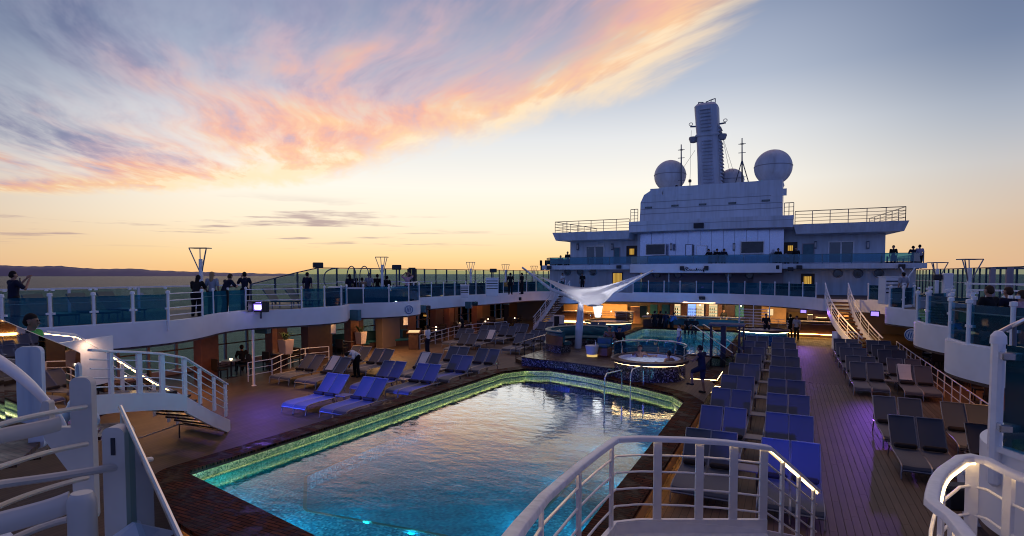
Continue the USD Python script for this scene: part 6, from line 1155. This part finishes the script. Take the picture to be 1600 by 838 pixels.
# ------------------------------------------------------------------ people
def skeleton(pose):
    J = dict(hip=(0, 0, .94), waist=(0, 0, 1.08), chest=(0, .01, 1.28), neck=(0, .0, 1.46), head=(0, .015, 1.60))
    for s, n in ((-1, 'L'), (1, 'R')):
        J.update({'sh' + n: (s * .175, 0, 1.40), 'el' + n: (s * .235, -.02, 1.12), 'wr' + n: (s * .235, .07, .88), 'hp' + n: (s * .09, 0, .92), 'kn' + n: (s * .10, .03, .50), 'an' + n: (s * .11, -.02, .08), 'to' + n: (s * .14, .14, .04)})
    up = lambda d: J.update(d)
    def shift(keys, d):
        for k in keys: J[k] = tuple(np.array(J[k]) + d)
    UPB = ['waist', 'chest', 'neck', 'head', 'shL', 'shR', 'elL', 'elR', 'wrL', 'wrR']
    if pose == 'phone': up(dict(elL=(-.27, .17, 1.20), wrL=(-.09, .36, 1.50), elR=(.27, .17, 1.20), wrR=(.09, .36, 1.50)))
    if pose == 'lean':
        for k, d in (('waist', .03), ('chest', .13), ('neck', .22), ('head', .27), ('shL', .18), ('shR', .18)): shift([k], (0, d, -.02 - d * .2))
        up(dict(elL=(-.25, .36, 1.10), wrL=(-.08, .52, 1.13), elR=(.25, .36, 1.10), wrR=(.08, .52, 1.13), knL=(-.11, .08, .50)))
    if pose in ('sit', 'tub'):
        shift(UPB + ['hip', 'hpL', 'hpR'], (0, 0, -.44)); up(dict(knL=(-.13, .42, .52), anL=(-.13, .44, .08), toL=(-.15, .60, .04), knR=(.13, .42, .52), anR=(.13, .44, .08), toR=(.15, .60, .04), elL=(-.25, .06, .72), wrL=(-.15, .28, .64), elR=(.25, .06, .72), wrR=(.15, .28, .64)))
        if pose == 'tub': up(dict(elL=(-.36, -.06, .82), wrL=(-.60, .02, .86), elR=(.36, -.06, .82), wrR=(.60, .02, .86)))
    if pose == 'bend': up(dict(hip=(0, -.06, .92), waist=(0, .05, 1.02), chest=(0, .25, 1.10), neck=(0, .43, 1.14), head=(0, .56, 1.10), shL=(-.18, .37, 1.10), shR=(.18, .37, 1.10), elL=(-.24, .46, .84), wrL=(-.17, .56, .62), elR=(.24, .46, .84), wrR=(.17, .56, .62)))
    if pose == 'walk': up(dict(knL=(-.10, .16, .52), anL=(-.11, .14, .10), toL=(-.13, .31, .07), knR=(.10, -.06, .50), anR=(.11, -.28, .12), toR=(.13, -.14, .04), wrL=(-.26, -.06, .90), wrR=(.24, .20, .94), elR=(.25, .02, 1.12)))
    if pose == 'step': up(dict(knL=(-.10, .34, .74), anL=(-.11, .30, .34), toL=(-.12, .47, .30), knR=(.10, .02, .50), anR=(.11, -.04, .08), toR=(.13, .13, .04), elL=(-.24, .22, 1.16), wrL=(-.16, .44, 1.20), elR=(.24, .18, 1.13), wrR=(.14, .40, 1.14), head=(0, .09, 1.585), neck=(0, .05, 1.455), chest=(0, .05, 1.28)))
    if pose == 'hands_up': up(dict(elL=(-.34, .04, 1.50), wrL=(-.14, .08, 1.66), elR=(.34, .04, 1.50), wrR=(.14, .08, 1.66)))
    if pose == 'cup': up(dict(elR=(.24, .02, 1.14), wrR=(.20, .28, 1.20)))
    return {k: np.array(v, float) for k, v in J.items()}
def hand(w, e):
    d = w - e; d /= np.linalg.norm(d); s_ = np.cross(d, (0, 1, 0)) if abs(d[1]) < .8 else np.cross(d, (0, 0, 1)); s_ /= np.linalg.norm(s_); n_ = np.cross(s_, d); S = lambda p, r: manifold3d.Manifold.sphere(r, 8).translate([float(q) for q in p])
    H = manifold3d.Manifold.batch_hull; ms = [H([S(w, .024), S(w + d * .085 + s_ * .028, .015), S(w + d * .085 - s_ * .028, .015)])]
    for o, L in ((-.032, .060), (-.011, .074), (.011, .070), (.032, .052)):
        k = w + d * .085 + s_ * o; m_ = k + d * L * .5 + n_ * .006; t_ = m_ + (d * .8 + n_ * .6) * L * .45; ms += [H([S(k, .010), S(m_, .009)]), H([S(m_, .009), S(t_, .0075)])]
    k = w + d * .03 + s_ * .03; m_ = k + (d * .6 + s_ * .7) * .035; ms += [H([S(k, .012), S(m_, .010)]), H([S(m_, .010), S(m_ + d * .03, .008)])]
    return manifold3d.Manifold.batch_boolean(ms, manifold3d.OpType.Add)
FIG = {}
def figure(pose, hair, dress):
    key = (pose, hair, dress)
    if key in FIG: return FIG[key]
    J = skeleton(pose); hd = J['head']; nk = J['neck']; fw = np.array([0, 1., 0]); upv = hd - nk; upv /= np.linalg.norm(upv)
    if pose == 'bend': fw = np.array([0, .55, -.83])
    body = [(nk - upv * .03, .055, hd - upv * .02, .055), (hd + upv * .035 - fw * .012, .093, hd - upv * .055 + fw * .032, .058), (hd + fw * .085 + upv * .0, .016, hd + fw * .100 - upv * .028, .015)]
    for n, s_ in (('L', -1), ('R', 1)):
        body += [(hd + np.array([s_ * .088, 0, 0]) + upv * .01, .018, hd + np.array([s_ * .088, 0, 0]) - upv * .025, .014)]
        body += [(J['sh' + n], .055, J['el' + n], .040), (J['el' + n], .039, J['wr' + n], .027), (J['hp' + n], .085, J['kn' + n], .056), (J['kn' + n], .054, J['an' + n], .036), (J['an' + n] - [0, .03, .02], .038, J['to' + n], .030)]
        body += [(J['chest'], .11, J['sh' + n], .06), (J['hip'], .10, J['hp' + n], .085)]
    body += [(J['hip'], .12, J['waist'], .105), (J['waist'], .105, J['chest'], .125), (J['chest'], .11, nk - [0, 0, .03], .06)]
    b_ = MB().tm(hull_smooth(body, .035, 5))
    for n in 'LR':
        hm = hand(J['wr' + n], J['el' + n]).to_mesh(); b_.add(hm.vert_properties[:, :3], hm.tri_verts)
    out = {'body': b_.get()}
    g_ = .018
    sh = [(J['hip'] + [0, 0, .02], .125 + g_, J['waist'], .11 + g_), (J['waist'], .11 + g_, J['chest'], .128 + g_), (J['chest'], .112 + g_, nk - [0, 0, .05], .062 + g_)]
    for n in 'LR': sh += [(J['chest'], .112 + g_, J['sh' + n], .06 + g_), (J['sh' + n], .058 + g_, J['sh' + n] + (J['el' + n] - J['sh' + n]) * (.72 if dress != 'shorts' else .08), .05 + g_)]
    out['shirt'] = hull_smooth(sh, .04, 4)
    tr = [(J['hip'], .125 + g_, J['hip'] + [0, 0, -.04], .12 + g_)]
    if dress == 'shorts':
        for n in 'LR': tr += [(J['hip'], .10 + g_, J['hp' + n], .09 + g_), (J['hp' + n], .09 + g_, J['hp' + n] + (J['kn' + n] - J['hp' + n]) * .85, .085)]
    elif dress: tr += [(J['hip'], .13 + g_, (J['knL'] + J['knR']) / 2 + [0, 0, -.05], .17)]
    else:
        for n in 'LR': tr += [(J['hip'], .10 + g_, J['hp' + n], .09 + g_), (J['hp' + n], .09 + g_, J['kn' + n], .060 + g_), (J['kn' + n], .060 + g_, J['an' + n] + [0, 0, .02], .046 + g_)]
    out['skirt' if dress is True else 'trousers'] = hull_smooth(tr, .04, 4)
    hr = [(hd + upv * .052 - fw * .02, .092, hd + upv * .0 - fw * .045, .078)]
    if hair == 'long': hr += [(hd - fw * .045, .08, nk - fw * .075 - upv * .08, .06)]
    out['hair'] = hull_smooth(hr, .03, 4)
    if pose != 'tub': out['shoes'] = hull_smooth([(J['an' + n] - [0, .035, .03], .042, J['to' + n] + [0, .02, -.005], .036) for n in 'LR'], .03, 3)
    ey = MB()
    for s_ in (-1, 1): e_ = trimesh.creation.icosphere(1, .011); e_.apply_translation(hd + fw * .088 + np.array([s_ * .032, 0, 0]) + upv * .018); ey.tm(e_)
    out['eyes'] = ey.get(); FIG[key] = out; return out
def person(label, P, heading, pose, shirt, legs, hair='hair_black', skin='skin', long=False, dress=False, bare=False, scale=1., group=None):
    """heading: direction faced, degrees anticlockwise from +Y."""
    t = thing('person', label, 'person', P, math.radians(heading), group); f = figure(pose, 'long' if long else 'short', dress); k = np.eye(4) * scale
    for nm, m_ in f.items():
        if bare and nm in ('shirt', 'shoes'): continue
        mt = {'body': skin, 'shirt': shirt, 'trousers': legs, 'skirt': legs, 'hair': hair, 'shoes': 'cloth_black', 'eyes': 'hair_black'}[nm]
        v = m_.vertices * scale; part(nm, (v, m_.faces), mt, t, smooth=True)
    return t
def on(px, dist, z=2.95): q = D(px, 430, dist); return (q[0], q[1], z)
VH = math.degrees(YAW)      # facing away from the camera
person('man in navy shirt raising a phone at the far left, behind the port glass', on(20, 16.3), VH - 25, 'phone', 'cloth_navy', 'cloth_black')
P = on(31, 16.0); ph = thing('phone', 'small dark phone held up by the man in navy at the far left', 'phone', (P[0], P[1], 4.42), YAW - .4); part('case', MB().box(-.04, -.006, -.07, .04, .006, .07, .004), 'screen_black', ph); part('lens', MB().box(-.03, -.009, .03, -.01, -.006, .05), 'dark_steel', ph)
person('woman with long black hair and black top left of the port light post', on(305, 21.6, 2.9), VH + 10, 'lean', 'cloth_black', 'cloth_black', long=True)
person('blond woman in pale grey jumper right of the port light post', on(331, 22.2), VH + 5, 'stand', 'cloth_grey', 'cloth_black', 'hair_blond', long=True)
person('man in dark jacket leaning beside the blond woman', on(350, 22.6), VH - 25, 'lean', 'cloth_navy', 'cloth_black', 'hair_brown')
person('man in dark vest raising a camera by the port gate', on(382, 25.), VH + 30, 'phone', 'cloth_navy', 'cloth_black')
person('woman in dark dress standing alone behind the second port bay', on(480, 29.), VH - 10, 'stand', 'cloth_navy', 'cloth_navy', long=False, dress=True)
for k, (px, dist, z, sh, lb, ps, lg) in enumerate([(546, 33., 2.85, 'cloth_navy', 'person in dark top at the left end of the upper whirlpool', 'stand', True), (557, 33.5, 2.62, 'cloth_black', 'low dark haired bather beside the hoop rails', 'stand', True), (568, 33.2, 2.72, 'cloth_khaki', 'person bending over behind the upper whirlpool rim', 'lean', False), (576.5, 34., 2.9, 'cloth_grey', 'person in grey shirt standing behind the upper whirlpool', 'stand', False), (589.5, 35., 2.85, 'cloth_black', 'dark bather under the second port light post', 'stand', False), (604.5, 34.5, 2.75, 'cloth_black', 'dark bather right of the second port light post', 'stand', False)]):
    person(lb, on(px, dist, z), VH + random.uniform(-60, 60), ps, sh, 'cloth_black', long=lg)
person('man in pink shirt with both hands at his head beside the dark portal', on(636.5, 33.4), VH + 180, 'hands_up', 'cloth_pink', 'cloth_navy')
person('left one of two dark men behind the far port glass', on(797.5, 44.), VH, 'stand', 'cloth_black', 'cloth_black'); person('right one of two dark men behind the far port glass, turned aside', on(815.5, 45.), VH + 60, 'cup', 'cloth_black', 'cloth_black')
P = Yp(879, 440, 48.); person('waiter in white shirt and dark vest on the front deck left of the canopy', (P[0], P[1], 2.95), 250, 'cup', 'cloth_white', 'cloth_black'); P = Yp(910, 440, 48.2); person('dark figure on the front deck behind the canopy', (P[0], P[1], 2.95), 180, 'stand', 'cloth_black', 'cloth_black')
UZ3 = zt - .42
for px, y, ps, sh, lb, hh in [(876, 49.2, 'sit', 'cloth_black', 'seated dark figure at the left end of the third storey balcony', 190), (887, 49.0, 'stand', 'cloth_black', 'dark standing figure at the left end of the third storey balcony', 180), (1110, 47.5, 'lean', 'cloth_black', 'leftmost of three dark figures on the centre balcony', 160), (1121, 47.5, 'lean', 'cloth_black', 'middle of three dark figures on the centre balcony', 180), (1130, 47.6, 'lean', 'cloth_navy', 'rightmost of three dark figures on the centre balcony', 200), (1216, 48.6, 'lean', 'cloth_black', 'dark figure left of the white shirted guest on the balcony', 180), (1230, 48.4, 'bend', 'cloth_lilac', 'guest in pale shirt bending at the balcony door', 20), (1244, 48.7, 'stand', 'cloth_black', 'dark figure right of the white shirted guest on the balcony', 180), (1396, 48.8, 'stand', 'cloth_black', 'dark figure by the tables at the right end of the balcony', 150), (1428, 48.3, 'lean', 'cloth_navy', 'left one of the couple at the right corner of the balcony', 0), (1437, 48.5, 'stand', 'cloth_lilac', 'right one of the couple at the right corner of the balcony', 10)]:
    P = Yp(px, 395, y); person(lb, (P[0], P[1], UZ3 if ps != 'sit' else UZ3 + .1), hh, ps, sh, 'cloth_black')
for k, px in enumerate((860, 868, 1402, 1411)):
    P = Yp(px, 405, 49.4); t = thing('balcony_table', f'dark balcony table with chairs, {["outermost left", "inner left", "inner right", "outermost right"][k]} on the third storey', 'table', (P[0], P[1], UZ3)); part('top', MB().lathe([(.4, .72), (.4, .76), (0, .76)], n=16), 'black_metal', t); part('pedestal', MB().tube([(0, 0, 0), (0, 0, .72)], .04, 6), 'black_metal', t)
    for dx in (-.75, .75): part('chair_seat', MB().box(dx - .22, -.22, .42, dx + .22, .22, .46), 'wicker', t); part('chair_back', MB().box(dx + (.2 if dx > 0 else -.25), -.22, .44, dx + (.25 if dx > 0 else -.2), .22, .95), 'wicker', t); part('chair_leg', MB().box(dx - .2, -.2, 0, dx + .2, -.16, .42), 'black_metal', t)
for px, y, ps, sh, lb, hh in [(1023, 43.6, 'stand', 'cloth_black', 'leftmost dark guest standing at the pool bar', 10), (1032, 43.7, 'stand', 'cloth_black', 'second dark guest from the left at the pool bar', -20), (1040, 43.5, 'cup', 'cloth_navy', 'guest in navy at the pool bar left of the blue shirt', 30), (1049, 43.4, 'lean', 'cloth_blue', 'guest in bright blue shirt leaning on the pool bar', -30), (1075, 43.6, 'sit', 'cloth_black', 'dark guest sitting below the pool bar counter, left one', 180), (1086, 43.6, 'sit', 'cloth_black', 'dark guest sitting below the pool bar counter, right one', 180), (1131, 47.6, 'stand', 'cloth_black', 'barman behind the glowing counter', 180), (1235, 44.2, 'stand', 'cloth_black', 'dark waiter left of two before the starboard bar', 20), (1245, 42.8, 'stand', 'cloth_grey', 'waiter in grey shirt right of two before the starboard bar', 160), (1316, 44.6, 'stand', 'cloth_black', 'dark guest at the starboard bar beside the lit staircase', 40), (1197, 41.2, 'sit', 'cloth_black', 'dark bather seated on the starboard whirlpool rim', 190)]:
    P = Yp(px, 500, y); z_ = 0 if ps != 'sit' else (.05 if px < 1100 else .62); person(lb, (P[0], P[1], z_), hh, ps, sh, 'cloth_black')
person('man in grey shirt seen from behind by the white slatted locker', on(1412, 29.2), VH, 'stand', 'cloth_grey', 'cloth_khaki')
for px, dist, z, sh, lb in [(1547, 13.2, 3.03, 'cloth_black', 'dark haired head of a guest behind the starboard glass, leftmost'), (1577, 13.6, 2.99, 'cloth_navy', 'dark haired head of a guest behind the starboard glass, middle'), (1598, 13.2, 2.92, 'cloth_pink', 'guest in pink top behind the starboard glass at the right edge')]:
    person(lb, on(px, dist, z), VH + 10, 'sit', sh, 'cloth_black', 'hair_brown')
person('pool attendant in white shirt bending over the loungers on the port side', (-17.15, 19.05, 0), 178, 'bend', 'cloth_white', 'cloth_black', skin='skin_dark')
P = Z(668, 556, 0); person('pool attendant in white shirt standing by the port rail', (P[0], P[1], 0), 95, 'stand', 'cloth_white', 'cloth_navy', skin='skin_dark')
person('bare shouldered bather with back turned in the hot tub, left one', (TUB_C[0] - .55, TUB_C[1] + .75, .32), 185, 'tub', 'skin', 'cloth_navy', 'hair_brown', skin='skin_tan', bare=True)
person('dark haired bather with arms spread in the hot tub, right one', (TUB_C[0] + .75, TUB_C[1] + .15, .22), 60, 'tub', 'skin', 'cloth_navy', skin='skin_tan', bare=True)
P = Z(1096, 615, .452); person('man in dark tank top and shorts stepping down beside the hot tub', (P[0], P[1], .452), 70, 'step', 'cloth_navy', 'cloth_navy', skin='skin_tan', scale=.98, dress='shorts')
person('woman with long black hair seated on the curved banquette, seen from behind', (*(Z(941, 556, .82)[:2] + np.array([.1, .8])), .84), VH + 160, 'sit', 'wood_warm', 'cloth_black', long=True); person('second dark haired guest seated on the curved banquette, right one', (*(Z(955, 556, .82)[:2] + np.array([.1, 1.0])), .80), VH + 190, 'sit', 'cloth_black', 'cloth_black')
person('man in bright green shirt holding a glass on the port stairs at the left edge', (*D(48, 500, 8.8)[:2], 2.24), VH - 75, 'cup', 'cloth_green', 'cloth_black', skin='skin_tan')
P = Z(1061, 551, .46); person('bather in white top and blue shorts at the near edge of the far pool', (P[0], P[1], .46), 120, 'stand', 'cloth_white', 'cloth_blue', skin='skin', scale=.86, dress='shorts')
P = D(722, 515, 39.); person('dark guest standing among the port cafe tables', (P[0], P[1], 0), VH + 80, 'stand', 'cloth_black', 'cloth_black'); P = D(378, 560, 26.); person('dark guest seated at the near port cafe tables', (P[0], P[1], 0), VH + 40, 'sit', 'cloth_black', 'cloth_black')
